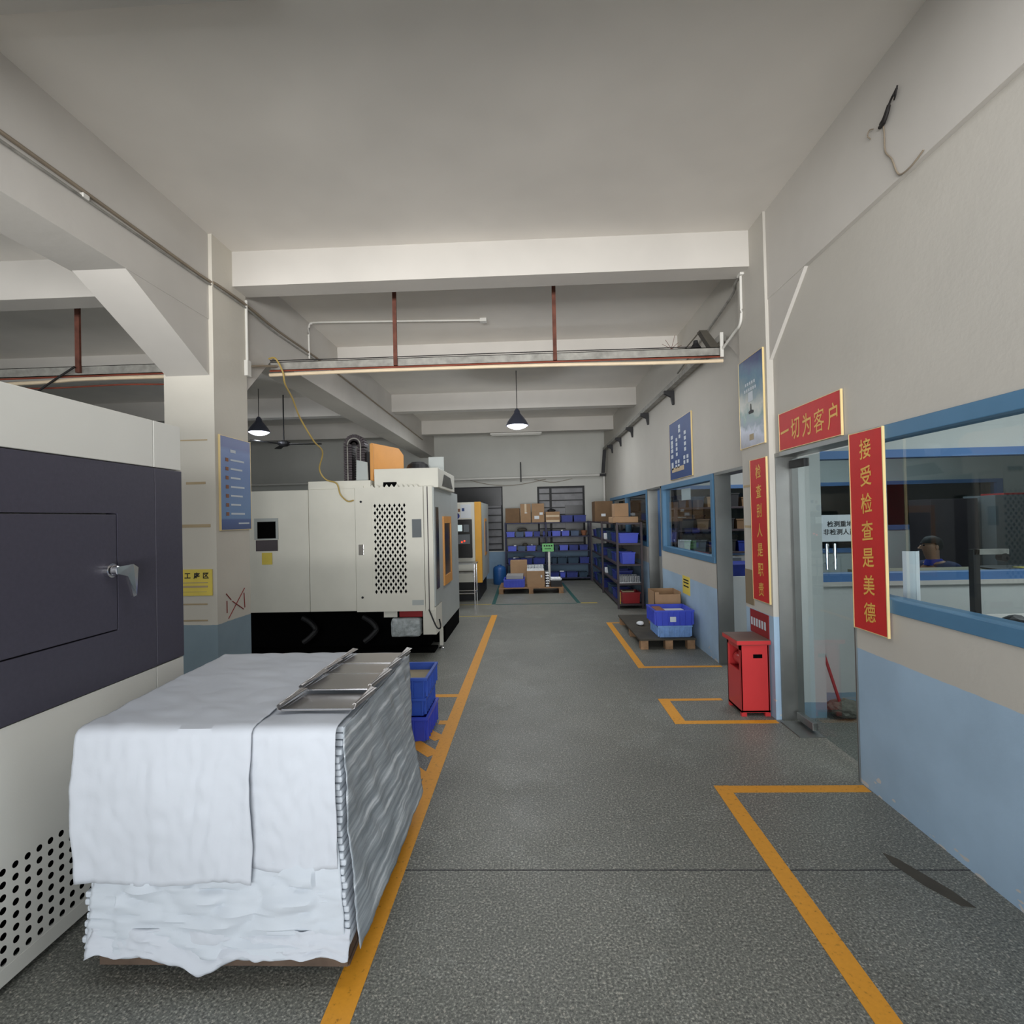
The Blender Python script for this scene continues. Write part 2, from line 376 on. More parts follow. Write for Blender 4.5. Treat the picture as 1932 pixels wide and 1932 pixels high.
# far wall with two window openings
bm = BM(); Y0, Y1 = 14.05, 14.25
for a, b, c, d in ((-9.2, -3.2, 0, CZ), (-3.2, -0.75, 0, .73), (-3.2, -0.75, 2.44, CZ), (-0.75, .17, 0, CZ), (.17, 1.42, 0, .73), (.17, 1.42, 2.41, CZ), (1.42, 9.2, 0, CZ)):
    bx(bm, a, b, Y0, Y1, c, d)
struct('wall_far', bm, 'wall_far')
struct('wall_front', bx(BM(), -9.0, -3.5, -0.75, -0.6, 0, CZ), 'wall_far')  # unseen wall behind the camera, put in to dim the left bay
struct('wall_front_lintel', bx(BM(), -3.5, 2.05, -0.75, -0.6, 2.8, CZ), 'wall_far')  # unseen gate lintel, set low to keep the nearest ceiling dark
struct('wall_left', bx(BM(), -9.2, -9.0, -0.6, 14.05, 0, CZ), 'wall_far')
# right wall, near bay (plane X=1.90)
bm = BM(); A, B = 1.90, 2.05
bx(bm, A, B, -1.6, 3.13, 0, 1.05); bx(bm, A, B, -1.6, 3.13, 2.05, CZ); bx(bm, A, B, 3.13, 3.20, 0, CZ)
bx(bm, A, B, 3.20, 4.17, 2.05, CZ); bx(bm, A, B, -1.6, -1.2, 1.05, 2.05)
struct('wall_right', bm, 'wall')
bm = BM(); A, B = 1.965, 2.115
bx(bm, A, B, 4.69, 4.78, 0, CZ)
bx(bm, A, B, 4.78, 5.72, 2.03, CZ); bx(bm, A, B, 5.72, 8.10, 0, 1.06); bx(bm, A, B, 5.72, 8.10, 2.03, CZ)
bx(bm, A, B, 8.10, 8.98, 2.03, CZ); bx(bm, A, B, 8.98, 13.2, 0, 1.06); bx(bm, A, B, 8.98, 13.2, 2.03, CZ); bx(bm, A, B, 13.2, 14.05, 0, CZ)
struct('wall_right.001', bm, 'wall')
# pillars
struct('pillar_right', bx(BM(), 1.85, 2.06, 4.17, 4.69, 0, CZ), 'wall')
struct('pillar_room', bx(BM(), 2.06, 2.25, 4.20, 4.42, 0, 3.0), 'room')
struct('pillar_left', bx(BM(), -2.93, -2.52, 4.15, 4.65, 0, CZ), 'pillar')
# beams
struct('beam_left', bx(BM(), -2.92, -2.55, -0.6, 14.05, 3.25, CZ), 'plaster')
struct('beam_right', bx(BM(), 1.87, 2.2, -0.6, 4.17, 3.25, CZ), 'plaster')
def haunch(name, pts, d): struct(name, prism(BM(), pts, d), 'plaster')
haunch('haunch_left', [(-2.91, 4.15, 3.25), (-2.91, 3.28, 3.25), (-2.91, 4.15, 2.80)], (.355, 0, 0))
haunch('haunch_left.001', [(-2.91, 4.65, 3.25), (-2.91, 5.19, 3.25), (-2.91, 4.65, 2.77)], (.37, 0, 0))
haunch('haunch_right', [(1.875, 4.17, 3.25), (1.875, 3.62, 3.25), (1.875, 4.17, 2.78)], (.2, 0, 0))
haunch('haunch_right.001', [(1.90, 4.69, 3.25), (1.90, 5.15, 3.25), (1.90, 4.69, 2.9)], (.2, 0, 0))
for i, (ya, yb, zb) in enumerate(((4.44, 4.67, 3.64), (7.0, 7.22, 3.66), (9.75, 9.97, 3.62), (12.45, 12.67, 3.62))):
    struct('beam_cross' if i == 0 else 'beam_cross.%03d' % i, bx(BM(), -2.56, 1.97, ya, yb, zb, CZ), 'plaster')
    struct('beam_side_bay' if i == 0 else 'beam_side_bay.%03d' % i, bx(BM(), -9.0, -2.92, ya, yb, zb-0.04, CZ), 'plaster')
struct('beam_near', bx(BM(), -2.56, -1.06, 2.08, 2.222, 3.86, CZ), 'plaster')
# far windows
def louvre_window(name, x0, x1, z0, z1, mull, sill):
    root = struct(name, frame_ring(x0, x1, 14.07, 14.12, z0, z1, 0.05), 'dark_metal')
    b = BM()
    n = 9
    for k in range(1, n): bx(b, x0+.05, x1-.05, 14.075, 14.10, z0+(z1-z0)*k/n-.012, z0+(z1-z0)*k/n+.012)
    for x in mull: bx(b, x-.03, x+.03, 14.07, 14.105, z0+.05, z1-.05)
    obj('window_bars', b, 'black', root)
    obj('window_pane', bx(BM(), x0+.04, x1-.04, 14.115, 14.12, z0+.04, z1-.04), 'pane_dim', root)
    return root
def frame_ring(x0, x1, y0, y1, z0, z1, t):
    b = BM(); bx(b, x0, x1, y0, y1, z0, z0+t); bx(b, x0, x1, y0, y1, z1-t, z1); bx(b, x0, x0+t, y0, y1, z0+t, z1-t); bx(b, x1-t, x1, y0, y1, z0+t, z1-t); return b
r = louvre_window('window_1', -3.2, -0.75, .73, 2.44, (-2.4, -1.5), 0)
obj('blackout_sheet', bx(BM(), -3.15, -0.78, 14.055, 14.072, 1.94, 2.41), 'window_dark', r)
r = louvre_window('window_2', .17, 1.42, .73, 2.41, (.52,), 0)
obj('blackout_sheet', bx(BM(), .9, 1.36, 14.055, 14.072, 1.2, 1.9), 'window_dark', r)

# windows in the right wall: frame + glass
def side_window(name, x, y0, y1, z0, z1, t, m='frame_blue', mullions=()):
    b = BM(); xa, xb = x-0.012, x+0.10
    bx(b, xa, xb, y0, y1, z0, z0+t, .004); bx(b, xa, xb, y0, y1, z1-t, z1, .004)
    bx(b, xa, xb, y0, y0+t, z0+t, z1-t); bx(b, xa, xb, y1-t, y1, z0+t, z1-t)
    for q in mullions: bx(b, xa, xb, q-.02, q+.02, z0+t, z1-t)
    r = struct(name, b, m)
    obj('window_pane', bx(BM(), x+.035, x+.043, y0+t*.6, y1-t*.6, z0+t*.6, z1-t*.6), 'glass', r)
    return r
side_window('window_3', 1.90, -1.2, 3.13, 1.05, 2.05, .075)
side_window('window_4', 1.965, 5.78, 8.02, 1.06, 2.03, .07)
side_window('window_5', 1.965, 9.05, 13.2, 1.06, 2.03, .07, mullions=(11.1,))
# door frames in brushed steel
def steel_frame(name, x0, x1, y0, y1, z1, t=.012):
    b = BM(); bx(b, x0-.004, x1, y1, y1-t, 0, z1); bx(b, x0-.004, x1, y0, y0+t, 0, z1); bx(b, x0-.006, x1, y0, y1, z1-.03, z1)
    return struct(name, b, 'steel')
steel_frame('door_frame_1', 1.895, 2.06, 3.20, 4.17, 2.05)
steel_frame('door_frame_2', 1.96, 2.12, 4.78, 5.72, 2.03, .02)
steel_frame('door_frame_3', 1.96, 2.12, 8.10, 8.98, 2.03, .02)
d = struct('door_1', bx(BM(), 2.0, 2.012, 3.23, 4.13, .03, 2.0), 'glass')
obj('patch_fitting', bx(BM(), 1.985, 2.025, 3.92, 4.14, 1.93, 1.99, .004), 'dark_metal', d)
obj('patch_fitting', bx(BM(), 1.985, 2.025, 3.90, 4.13, .02, .075, .004), 'steel', d)
b = BM(); bx(b, 1.86, 2.04, 3.83, 4.13, .0, .006); obj('floor_spring', b, 'steel', d)

# rooms behind the glass
struct('ceiling_rooms', bx(BM(), 2.12, 9.2, -1.6, 14.05, 3.0, 3.1), 'room')
struct('wall_outer', bx(BM(), 9.0, 9.2, -1.6, 14.05, 0, 3.0), 'room')
struct('wall_near_end', bx(BM(), 2.05, 9.0, -1.6, -1.5, 0, 3.0), 'room')
# partition between the inspection room and the store (plane Y=4.42)
b = BM(); bx(b, 2.25, 9.0, 4.42, 4.52, 0, 1.02); bx(b, 2.25, 9.0, 4.42, 4.52, 2.08, 3.0); bx(b, 2.25, 2.30, 4.42, 4.52, 1.02, 2.08)
struct('wall_partition', b, 'room')
b = BM(); bx(b, 2.30, 9.0, 4.405, 4.53, 1.02, 1.085); bx(b, 2.30, 9.0, 4.405, 4.53, 2.02, 2.085)
for x in (2.32, 6.6): bx(b, x-.02, x+.02, 4.405, 4.53, 1.085, 2.02)
r = struct('window_6', b, 'frame_bright'); obj('window_pane', bx(BM(), 2.32, 9.0, 4.465, 4.472, 1.085, 2.02), 'glass', r)
obj('white_sill', bx(BM(), 2.30, 9.0, 4.395, 4.42, 0.985, 1.02), 'plaster', r)
# second partition at Y=9
b = BM(); bx(b, 2.12, 5.6, 9.0, 9.1, 0, .90); bx(b, 2.12, 9.0, 9.0, 9.1, 2.07, 3.0); bx(b, 5.6, 9.0, 9.0, 9.1, 0, 1.26); bx(b, 7.75, 9.0, 9.0, 9.1, 1.26, 2.07)
struct('wall_partition.001', b, 'room')
b = BM(); bx(b, 2.12, 7.75, 8.985, 9.11, 2.01, 2.07); bx(b, 2.12, 5.6, 8.985, 9.11, .90, .97); bx(b, 5.6, 7.75, 8.985, 9.11, 1.26, 1.34)
for x in (2.16, 7.7, 5.6): bx(b, x-.05, x+.05, 8.985, 9.11, .97 if x < 5.5 else 1.34, 2.01)
r = struct('window_7', b, 'frame_bright'); obj('window_pane', bx(BM(), 2.12, 7.75, 9.04, 9.046, .97, 2.01), 'glass', r)

# ================================================================== FLOOR MARKINGS
def floor_patch(bm, pts, z=0.003):
    bm.faces.new([bm.verts.new((x, y, z)) for x, y in pts])
def marking(name, label, polys, m, z=0.002):
    b = BM(); z = {'hatch_line': .0010, 'storage_line': .0012}.get(name, z)
    for i, p in enumerate(polys): prism(b, [(x, y, 0.0004) for x, y in p], (0, 0, z-.0004*i))
    o = obj(name, b, m); tag(o, label, 'floor line'); return o
def seg(x0, y0, x1, y1, wd):
    d = Vector((x1-x0, y1-y0)).normalized(); n = Vector((-d.y, d.x))*wd/2
    return [(x0+n.x, y0+n.y), (x0-n.x, y0-n.y), (x1-n.x, y1-n.y), (x1+n.x, y1+n.y)]
marking('aisle_line', 'long yellow line painted along the left edge of the aisle', [seg(-.665, .3, -.645, 8.75, .095)], 'yellow_line')
marking('bay_line', 'yellow painted corner on the floor below the near window', [seg(1.075, .3, 1.075, 3.17, .085), seg(1.117, 3.13, 1.89, 3.13, .075)], 'yellow_line')
marking('bay_line', 'small yellow painted bracket around the red cabinet', [seg(1.105, 4.10, 1.105, 4.66, .09), seg(1.15, 4.13, 1.84, 4.13, .06), seg(1.15, 4.635, 1.60, 4.635, .05)], 'yellow_line')
marking('bay_line', 'yellow painted outline around the pallet of crates by the wall', [seg(1.12, 5.60, 1.12, 8.0, .075), seg(1.157, 5.63, 1.95, 5.63, .055), seg(1.157, 7.97, 1.4, 7.97, .05)], 'yellow_line')
marking('storage_line', 'yellow cross line just behind the blue crates joining the aisle line', [seg(-1.3, 4.80, -.70, 4.80, .075)], 'yellow_line')
marking('storage_line', 'short yellow cross line right of the blue crates joining the aisle line', [seg(-.765, 4.17, -.70, 4.17, .075)], 'yellow_line')
for k, (a, b_, c, d_) in enumerate(((-.86, 4.02, -.70, 3.86), (-.88, 3.80, -.70, 3.60), (-.86, 3.46, -.70, 3.28))):
    marking('hatch_line', 'short slanted yellow hatch stripe beside the aisle line, %s' % ('nearest the blue crates', 'between the other two stripes', 'nearest the wrapped pallet')[k], [seg(a, b_, c, d_, .10)], 'yellow_line')
marking('machine_line', 'thin faded yellow line across the floor at the end of the aisle line', [seg(-1.3, 8.68, -.70, 8.68, .05)], 'old_line')
marking('machine_line', 'thin faded yellow line in front of the steel table', [seg(-1.5, 9.85, -.78, 9.85, .05)], 'old_line')
marking('pallet_line', 'dark green outline painted around the loaded pallet at the end of the hall', [seg(-.74, 9.85, -.78, 12.6, .07), seg(.84, 9.85, .70, 12.9, .07), seg(-.70, 9.82, .80, 9.82, .05)], 'green_line')
marking('machine_line', 'worn yellow corner mark on the floor near the end rack', [seg(.88, 9.85, 1.18, 9.85, .09)], 'old_line')
b = BM(); random.seed(3)
for k in range(1): prism(b, [(1.60, 2.55, .0005), (1.64, 2.50, .0005), (1.72, 2.30, .0005), (1.74, 2.20, .0005), (1.69, 2.21, .0005), (1.63, 2.33, .0005), (1.59, 2.47, .0005)], (0, 0, .0012))
tag(obj('oil_stain', b, 'ply'), 'dark oil stain on the floor below the near window', 'stain')
b = BM(); prism(b, [(-2.5, 2.415, .0005), (1.9, 2.425, .0005), (1.9, 2.429, .0005), (-2.5, 2.419, .0005)], (0, 0, .001))
o = obj('floor_crack', b, 'groove'); o['kind'] = 'structure'  # crack across the floor, laid as a thin dark strip

# ================================================================== LEFT MACHINE
t = thing('machine_enclosure', 'large white machine with a charcoal door band at the left edge', 'machine', (-2.6, 1.2, 0))
b = BM(); F_ = -1.85; ya, yb = -.9, 2.74
bx(b, -3.4, F_-.05, ya, yb, .03, 2.12); 
bx(b, F_-.05, F_, ya, 2.535, 1.89, 2.12, .003); bx(b, F_-.05, F_, 2.54, yb, 1.89, 2.12, .003)
bx(b, F_-.05, F_, 2.54, yb, .03, .91, .003)
u0, u1, v0, v1 = 2.21-22*.0457, 2.21, .087, .087+8*.0438
bx(b, F_-.05, F_, ya, u0, .03, .91); bx(b, F_-.05, F_, u1, 2.535, .03, .91); bx(b, F_-.05, F_, u0, u1, v1, .91); bx(b, F_-.05, F_, u0, u1, .03, v0)
obj('body', b, 'machine_white', t)
b = BM(); grid_plate(b, lambda u, v: (F_-.001, u, v), 22, 8, .0457, .0438, .0118, u0, v0); obj('vent_plate', b, 'machine_white', t)
obj('vent_recess', bx(BM(), F_-.045, F_-.02, u0, u1, v0, v1), 'void', t)
b = BM(); D = F_+.004
bx(b, F_-.05, D, ya, .9, .915, 1.885, .003); bx(b, F_-.05, D, .905, 2.30, .915, 1.14); bx(b, F_-.05, D, .905, 2.30, 1.66, 1.885); bx(b, F_-.05, D, 2.30, 2.535, .915, 1.885)
bx(b, F_-.05, D, 2.54, yb, .915, 1.885, .003); obj('dark_band', b, 'machine_dark', t)
dr = obj('door', bx(BM(), F_-.05, D-.001, .91, 2.295, 1.145, 1.655, .003), 'machine_dark', t)
b = BM(); rod(b, (D-.002, 2.245, 1.41), (D+.02, 2.245, 1.41), .031, 24); rod(b, (D+.02, 2.245, 1.41), (D+.04, 2.25, 1.41), .02, 16)
prism(b, [(D+.035, 2.235, 1.425), (D+.055, 2.305, 1.432), (D+.055, 2.335, 1.415), (D+.05, 2.33, 1.29), (D+.05, 2.31, 1.285), (D+.045, 2.285, 1.38), (D+.035, 2.24, 1.395)], (.012, 0, 0))
obj('door_handle', b, 'chrome', dr)
b = BM(); bx(b, -3.3, -2.0, ya+.05, yb-.1, 0, .03); obj('plinth', b, 'black', t)

# ================================================================== WRAPPED PALLET
from mathutils import noise as NZ
def nz(x, y, z=0): return NZ.noise(Vector((x, y, z)))
def pallet(name, label, x0, x1, y0, y1, h, mwood, mtop=None, along='x', n=7):
    t = thing(name, label, 'pallet', ((x0+x1)/2, (y0+y1)/2, 0))
    b = BM(); wdt = (x1-x0)/3
    for i in range(3):
        cx = x0 + .05 + i*((x1-x0)-.1)/2
        for j in range(3):
            cy = y0+.05+j*((y1-y0)-.1)/2; obj('block', bx(BM(), cx-.045, cx+.045, cy-.05, cy+.05, .02, h-.035), mwood, t)
    b = BM()
    for i in range(3):
        cx = x0+.05+i*((x1-x0)-.1)/2; bx(b, cx-.05, cx+.05, y0, y1, 0, .02)
    obj('bottom_board', b, mwood, t)
    b = BM()
    for i in range(3):
        cx = x0+.05+i*((x1-x0)-.1)/2; bx(b, cx-.05, cx+.05, y0, y1, h-.035, h-.018)
    for i in range(n):
        c = y0+.05+i*((y1-y0)-.1)/(n-1); bx(b, x0, x1, c-.045, c+.045, h-.018, h)
    obj('deck_boards', b, mwood, t)
    return t
pallet('pallet', 'grimy wooden pallet under the white wrapped stack', -1.60, -.69, 1.90, 2.92, .125, 'wood_dark')
fb = [o for o in COL.objects if o.name.startswith('pallet')][-1]
obj('front_board', bx(BM(), -1.60, -.69, 1.882, 1.9, .015, .105), 'wood_dark', fb)
t = thing('wrapped_stack', 'big stack of sheet parts under white covers wrapped in stretch film', 'stack', (-1.15, 2.4, .126))
b = BM(); NL = 30
for i in range(NL):
    z0 = .13+i*(.725/NL); z1 = z0+.725/NL; q = 1-i/NL; fl = .05*max(0, q-.55)/.45; rr = random.uniform(-.006, .006)
    bx(b, -1.62+rr, -.703+fl*.9+rr*.6, 1.885-fl+rr+(.025 if i > NL-4 else 0), 2.905, z0, z1-.002, .006)
obj('foam_layers', b, 'foam', t)
def sheet(F, nu, nv, name, m, parent, th=.004, off=1):
    b = BM(); V = [[b.verts.new(F(i/nu, j/nv)) for j in range(nv+1)] for i in range(nu+1)]
    for i in range(nu):
        for j in range(nv): b.faces.new((V[i][j], V[i+1][j], V[i+1][j+1], V[i][j+1]))
    o = obj(name, b, m, parent, True); s = o.modifiers.new('solid', 'SOLIDIFY'); s.thickness = th; s.offset = off
    return o
# grey film on the right side
def Ff(u, v):
    q = 1-v; y = 1.90-.045*max(0, q-.5)/.5*(1-u)+u*1.03; z = .10+v*.755
    fl = .055*max(0, q-.5)/.5 + .01*q
    return (-.694+fl+.008*nz(y*5, (z*.8+y)*9, 1)+.004*nz(y*14, (z+y*.8)*30, 4), y, z)
sheet(Ff, 60, 60, 'stretch_film', 'film', t, .002)
# crumpled lower wrapping on the front
def Fl(u, v):
    q = 1-v; x = -1.60+u*(.885+.045*q); z = .10+v*.36
    return (x, 1.885-.055*q**1.2-.030*abs(nz(x*6, z*13, 3))*(1.2 if .1 < u < .9 else .3)-.016*abs(nz(x*4, z*40, 8))-.008, z-.018*nz(x*5, 9)*q)
sheet(Fl, 90, 40, 'crumpled_wrap', 'foam', t, .003)
def Fb(u, v):      # loose flap lying along the bottom edge
    x = -1.585+u*.925; z = .185-.075*v*(1.0+.35*nz(x*5, 2)+.75*math.exp(-((u-.45)/.13)**2)+.25*nz(x*14, 6)*v)
    return (x, 1.835-.035*v-.020*nz(x*9, v*3, 5)-.012*abs(nz(x*20, v*5)), z)
sheet(Fb, 90, 14, 'bottom_flap', 'cloth', t, .003)
def cover(name, xa, xb, hang, zt, amp, seed, yo):
    TL = 1.04; HL = zt-hang; L = TL+HL
    def F(u, v):
        s = u*L; x = xa+v*(xb-xa); e = .03
        if s < TL-e:
            p = Vector((x-.07*(1-s/TL)*(1-v), 2.905-s, zt+.006*nz(x*3, s*4, seed)+.009*abs(nz(x*5+s*3, s*9-x*4, seed+5))))
        elif s < TL+e*.57:
            a = (s-(TL-e))/(e*1.57)*math.pi/2; p = Vector((x, 1.865+yo+e-math.sin(a)*e, zt-e+math.cos(a)*e))
        else:
            d = s-TL-e*.57; k = min(1, d/.15)
            p = Vector((x+.008*nz(x*4, d*4, seed)*k-.012*(1-v)*math.sin(min(1, d/.5)*3), 1.865+yo-amp*k*(.7*nz(x*7, d*1.0, seed)+.6*abs(nz(x*15+d*2, d*2.5, seed+2))+.5)-.006*nz(x*30, d*20, seed), zt-e-d*(1+.05*nz(x*4, seed))))
        return p
    return sheet(F, 90, 70, name, 'cloth', t, .003)
cover('cover_sheet', -1.655, -1.01, .345, .872, .022, 3, -.012)
cover('side_cover_sheet', -1.025, -.712, .385, .866, .006, 7, 0)
def channel(name, y0, y1, z, label):
    th = thing(name, label, 'sheet metal part', (-.83, y0, z), 'channels on top of the wrapped stack')
    b = BM(); P_ = []
    for (x, h) in ((-.975, .020), (-.983, .026), (-.99, .020), (-.985, .004), (-.972, 0), (-.70, 0), (-.688, .004), (-.682, .020), (-.69, .026), (-.697, .020)):
        P_.append((x, h))
    n = len(P_)
    for i in range(n-1):
        (xa, ha), (xb, hb) = P_[i], P_[i+1]
        v = [b.verts.new(p) for p in ((xa, y0, z+ha), (xb, y0, z+hb), (xb+(y1-y0)*.03, y1, z+hb), (xa+(y1-y0)*.12, y1, z+ha))]
        b.faces.new(v)
    bmesh.ops.remove_doubles(b, verts=b.verts, dist=1e-5)
    o = obj('channel_body', b, 'tray_steel', th); s = o.modifiers.new('s', 'SOLIDIFY'); s.thickness = .003
    b = BM(); bx(b, -.97, -.70, y0-.002, y0+.002, z+.001, z+.006); obj('end_lip', b, 'chrome', th)
channel('metal_channel', 2.00, 2.19, .884, 'short pressed steel channel nearest the front of the white stack')
channel('metal_channel', 2.195, 2.42, .896, 'pressed steel channel second from the front on the white stack')
channel('metal_channel', 2.425, 2.61, .894, 'pressed steel channel third from the front on the white stack')
channel('metal_channel', 2.615, 2.83, .890, 'pressed steel channel at the back edge of the white stack')

# ================================================================== BLUE CRATES
def ribbed_crate(name, label, x0, x1, y0, y1, z0, z1, m, group=None, content=None, cat='crate'):
    t = thing(name, label, cat, ((x0+x1)/2, (y0+y1)/2, z0), group)
    b = BM(); tub(b, x0, x1, y0, y1, z0, z1, .025, .008, .012)
    n = 6
    for k in range(n+1):
        x = x0+.03+k*(x1-x0-.06)/n; bx(b, x-.004, x+.004, y0+.002, y0+.02, z0+.01, z1-.02)
        y = y0+.03+k*(y1-y0-.06)/n; bx(b, x1-.02, x1-.002, y-.004, y+.004, z0+.01, z1-.02); bx(b, x0+.002, x0+.02, y-.004, y+.004, z0+.01, z1-.02)
    obj('crate_body', b, m, t)
    if content: obj('contents', bx(BM(), x0+.03, x1-.03, y0+.03, y1-.03, z0+.03, z1-.05, .01), content, t)
    return t
ribbed_crate('blue_crate', 'blue plastic crate on the floor at the bottom of the stack behind the wrapped pallet', -1.30, -.775, 3.80, 4.24, 0, .175, 'blue', 'crates behind the wrapped pallet')
ribbed_crate('blue_crate', 'faded blue crate in the middle of the stack behind the wrapped pallet', -1.31, -.79, 3.82, 4.22, .176, .31, 'blue_mid', 'crates behind the wrapped pallet')
ribbed_crate('blue_crate', 'blue crate with sandy contents on top of the stack behind the wrapped pallet', -1.30, -.775, 3.80, 4.24, .311, .46, 'blue_mid', 'crates behind the wrapped pallet', 'desk')

# ================================================================== MIDDLE MACHINE
t = thing('machining_centre', 'cream machining centre with a diamond-pattern vent behind the white stack', 'machine', (-2.9, 7.2, 0))
b = BM()
bx(b, -4.8, -1.16, 6.26, 8.2, .55, 1.97)                     # core
bx(b, -4.8, -2.645, 6.2, 6.26, .54, 1.985, .004); bx(b, -2.64, -2.085, 6.2, 6.26, .54, 1.99, .004)
bx(b, -1.265, -1.225, 6.195, 6.26, .53, 2.0, .004); bx(b, -1.215, -1.16, 6.195, 6.26, .53, 2.0, .004)
bx(b, -2.65, -1.9, 6.22, 7.0, 1.99, 2.085, .004); bx(b, -2.35, -1.98, 6.2, 6.4, 1.99, 2.02)
obj('enclosure', b, 'machine', t)
b = BM(); du, dv = .0585, .0845; gx0, gx1, gz0, gz1 = -1.885, -1.455, .725, 1.815
bx(b, -2.08, gx0, 6.195, 6.24, .53, 1.995); bx(b, gx1, -1.27, 6.195, 6.24, .53, 1.995); bx(b, gx0, gx1, 6.195, 6.24, gz1, 1.995); bx(b, gx0, gx1, 6.195, 6.24, .53, gz0)
pd = obj('door', b, 'machine', t)
b = BM()
def rh(cx, cz, hole):
    yy = 6.199; O = [(cx, cz-dv/2), (cx+du/2, cz), (cx, cz+dv/2), (cx-du/2, cz)]
    if not hole: b.faces.new([b.verts.new((x, yy, z)) for x, z in O]); return
    I = [(cx+(x-cx)*.55, cz+(z-cz)*.62) for x, z in O]
    Ov = [b.verts.new((x, yy, z)) for x, z in O]; Iv = [b.verts.new((x, yy, z)) for x, z in I]
    for k in range(4): b.faces.new((Ov[k], Ov[(k+1)%4], Iv[(k+1)%4], Iv[k]))
cx0 = (gx0+gx1)/2-3*du; cz0 = (gz0+gz1)/2-6*dv
for i in range(-1, 9):
    for j in range(-1, 15):
        rh(cx0+i*du, cz0+j*dv, 0 <= i < 7 and 0 <= j < 13)
        rh(cx0+(i+.5)*du, cz0+(j+.5)*dv, 0 <= i < 6 and 0 <= j < 12)
obj('vent_grille', b, 'machine', pd)
obj('vent_recess', bx(BM(), gx0, gx1, 6.225, 6.24, gz0, gz1), 'void', pd)
b = BM(); bx(b, -2.045, -1.985, 6.185, 6.196, 1.20, 1.325, .003); obj('door_latch', b, 'chrome', pd)
for z in (1.83, .70): obj('lock', rod(BM(), (-2.01, 6.19, z), (-2.01, 6.2, z), .014, 14), 'dark_metal', pd)
obj('nameplate', bx(BM(), -1.405, -1.295, 6.188, 6.196, 1.395, 1.61), 'grey_cab', pd)
b = BM(); bx(b, -1.42, -1.285, 6.190, 6.195, .60, .66); obj('caution_label', b, 'machine_side', pd)
obj('gap_seam', bx(BM(), -1.225, -1.215, 6.197, 6.25, .54, 1.99), 'rack_brown', t)
for nm, m, q in (('side_window', 'void', (-3.26, -3.04, 6.19, 6.2, 1.42, 1.62)), ('rating_plate', 'rack_brown', (-3.28, -3.02, 6.19, 6.2, 1.27, 1.40)), ('yellow_notice', 'yellow_paper', (-3.21, -3.09, 6.19, 6.2, 1.11, 1.25)), ('window_surround', 'machine_side', (-3.30, -3.01, 6.194, 6.2, 1.405, 1.66))):
    obj(nm, bx(BM(), *q), m, t)
b = BM()
bx(b, -1.16, -1.145, 6.21, 8.2, .58, 1.985); prism(b, [(-1.16, 6.62, .58), (-1.16, 8.2, .58), (-1.16, 8.2, .23), (-1.16, 6.62, .24)], (.015, 0, 0))
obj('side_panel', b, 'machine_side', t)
b = BM(); bx(b, -1.30, -1.145, 6.21, 6.615, .25, .57); bx(b, -1.17, -1.13, 6.55, 6.60, .04, .25); obj('corner_bracket', b, 'machine', t)
b = BM(); lathe(b, (-1.15, 6.57, 0), [(.03, 0), (.03, .012), (.01, .02), (.008, .05)]); obj('levelling_foot', b, 'chrome', t)
obj('door_glass', bx(BM(), -1.146, -1.138, 6.29, 6.47, .77, 1.75), 'black_gloss', t)
b = BM()
for q in ((6.78, 6.83, .75, 1.64), (7.36, 7.41, .75, 1.64), (6.83, 7.36, .75, .87), (6.83, 7.36, 1.55, 1.64)): bx(b, -1.147, -1.125, q[0], q[1], q[2], q[3])
wf = obj('side_window_frame', b, 'orange', t); obj('side_window_pane', bx(BM(), -1.146, -1.138, 6.83, 7.36, .87, 1.55), 'black_gloss', wf)
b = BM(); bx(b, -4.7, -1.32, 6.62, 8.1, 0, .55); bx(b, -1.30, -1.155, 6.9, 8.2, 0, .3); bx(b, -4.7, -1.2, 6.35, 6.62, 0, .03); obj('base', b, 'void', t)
for x in (-2.75, -1.98):
    b = BM(); tube(b, [(x-.16, 6.60, .40), (x-.05, 6.58, .34), (x+.02, 6.56, .25), (x-.05, 6.55, .16), (x-.13, 6.54, .1)], .035, 8)
    obj('tank_curve', b, 'dark_metal', t)  # bent dark tubes stand in for curved, reflecting tank shapes underneath
b = BM(); bx(b, -1.87, -1.10, 6.28, 7.6, 1.985, 2.22, .005); obj('top_box', b, 'machine', t)
b = BM(); bx(b, -1.76, -1.60, 6.268, 6.285, 1.99, 2.06); obj('cable_opening', b, 'void', t)
b = BM(); prism(b, [(-1.099, 6.55, 2.02), (-1.099, 7.4, 2.02), (-1.099, 7.2, 2.16), (-1.099, 6.7, 2.17)], (.006, 0, 0)); obj('top_box_window', b, 'black_gloss', t)
b = BM(); P_ = [(-2.235, z) for z in [2.09+.03*k for k in range(15)]]
for k in range(0, 13): a = math.pi-k*math.pi/12; P_.append((-2.155+.08*math.cos(a), 2.54+.08*math.sin(a)))
P_ += [(-2.075, z) for z in [2.50-.03*k for k in range(13)]]
for i, (x, z) in enumerate(P_[:-1]):
    x2, z2 = P_[i+1]; d = Vector((x2-x, 0, z2-z)).normalized(); n = Vector((-d.z, 0, d.x))
    c = Vector((x, 0, z)); q = c+d*.024
    prism(b, [(c+n*.050)+Vector((0, 6.42, 0)), (c-n*.050)+Vector((0, 6.42, 0)), (q-n*.050)+Vector((0, 6.42, 0)), (q+n*.050)+Vector((0, 6.42, 0))], (0, .16, 0))
obj('cable_chain', b, 'rack_brown', t)
b = BM(); b2 = spline([(x, 6.415, z) for x, z in P_[::3]], 4); tube(b, [p for p in b2], .008, 6, False); tube(b, [p+Vector((0, .17, 0)) for p in b2], .008, 6, False); obj('chain_edge', b, 'galv', t)
b = BM(); bx(b, -2.10, -1.93, 6.5, 6.9, 2.0, 2.46); obj('spindle_column', b, 'black', t)
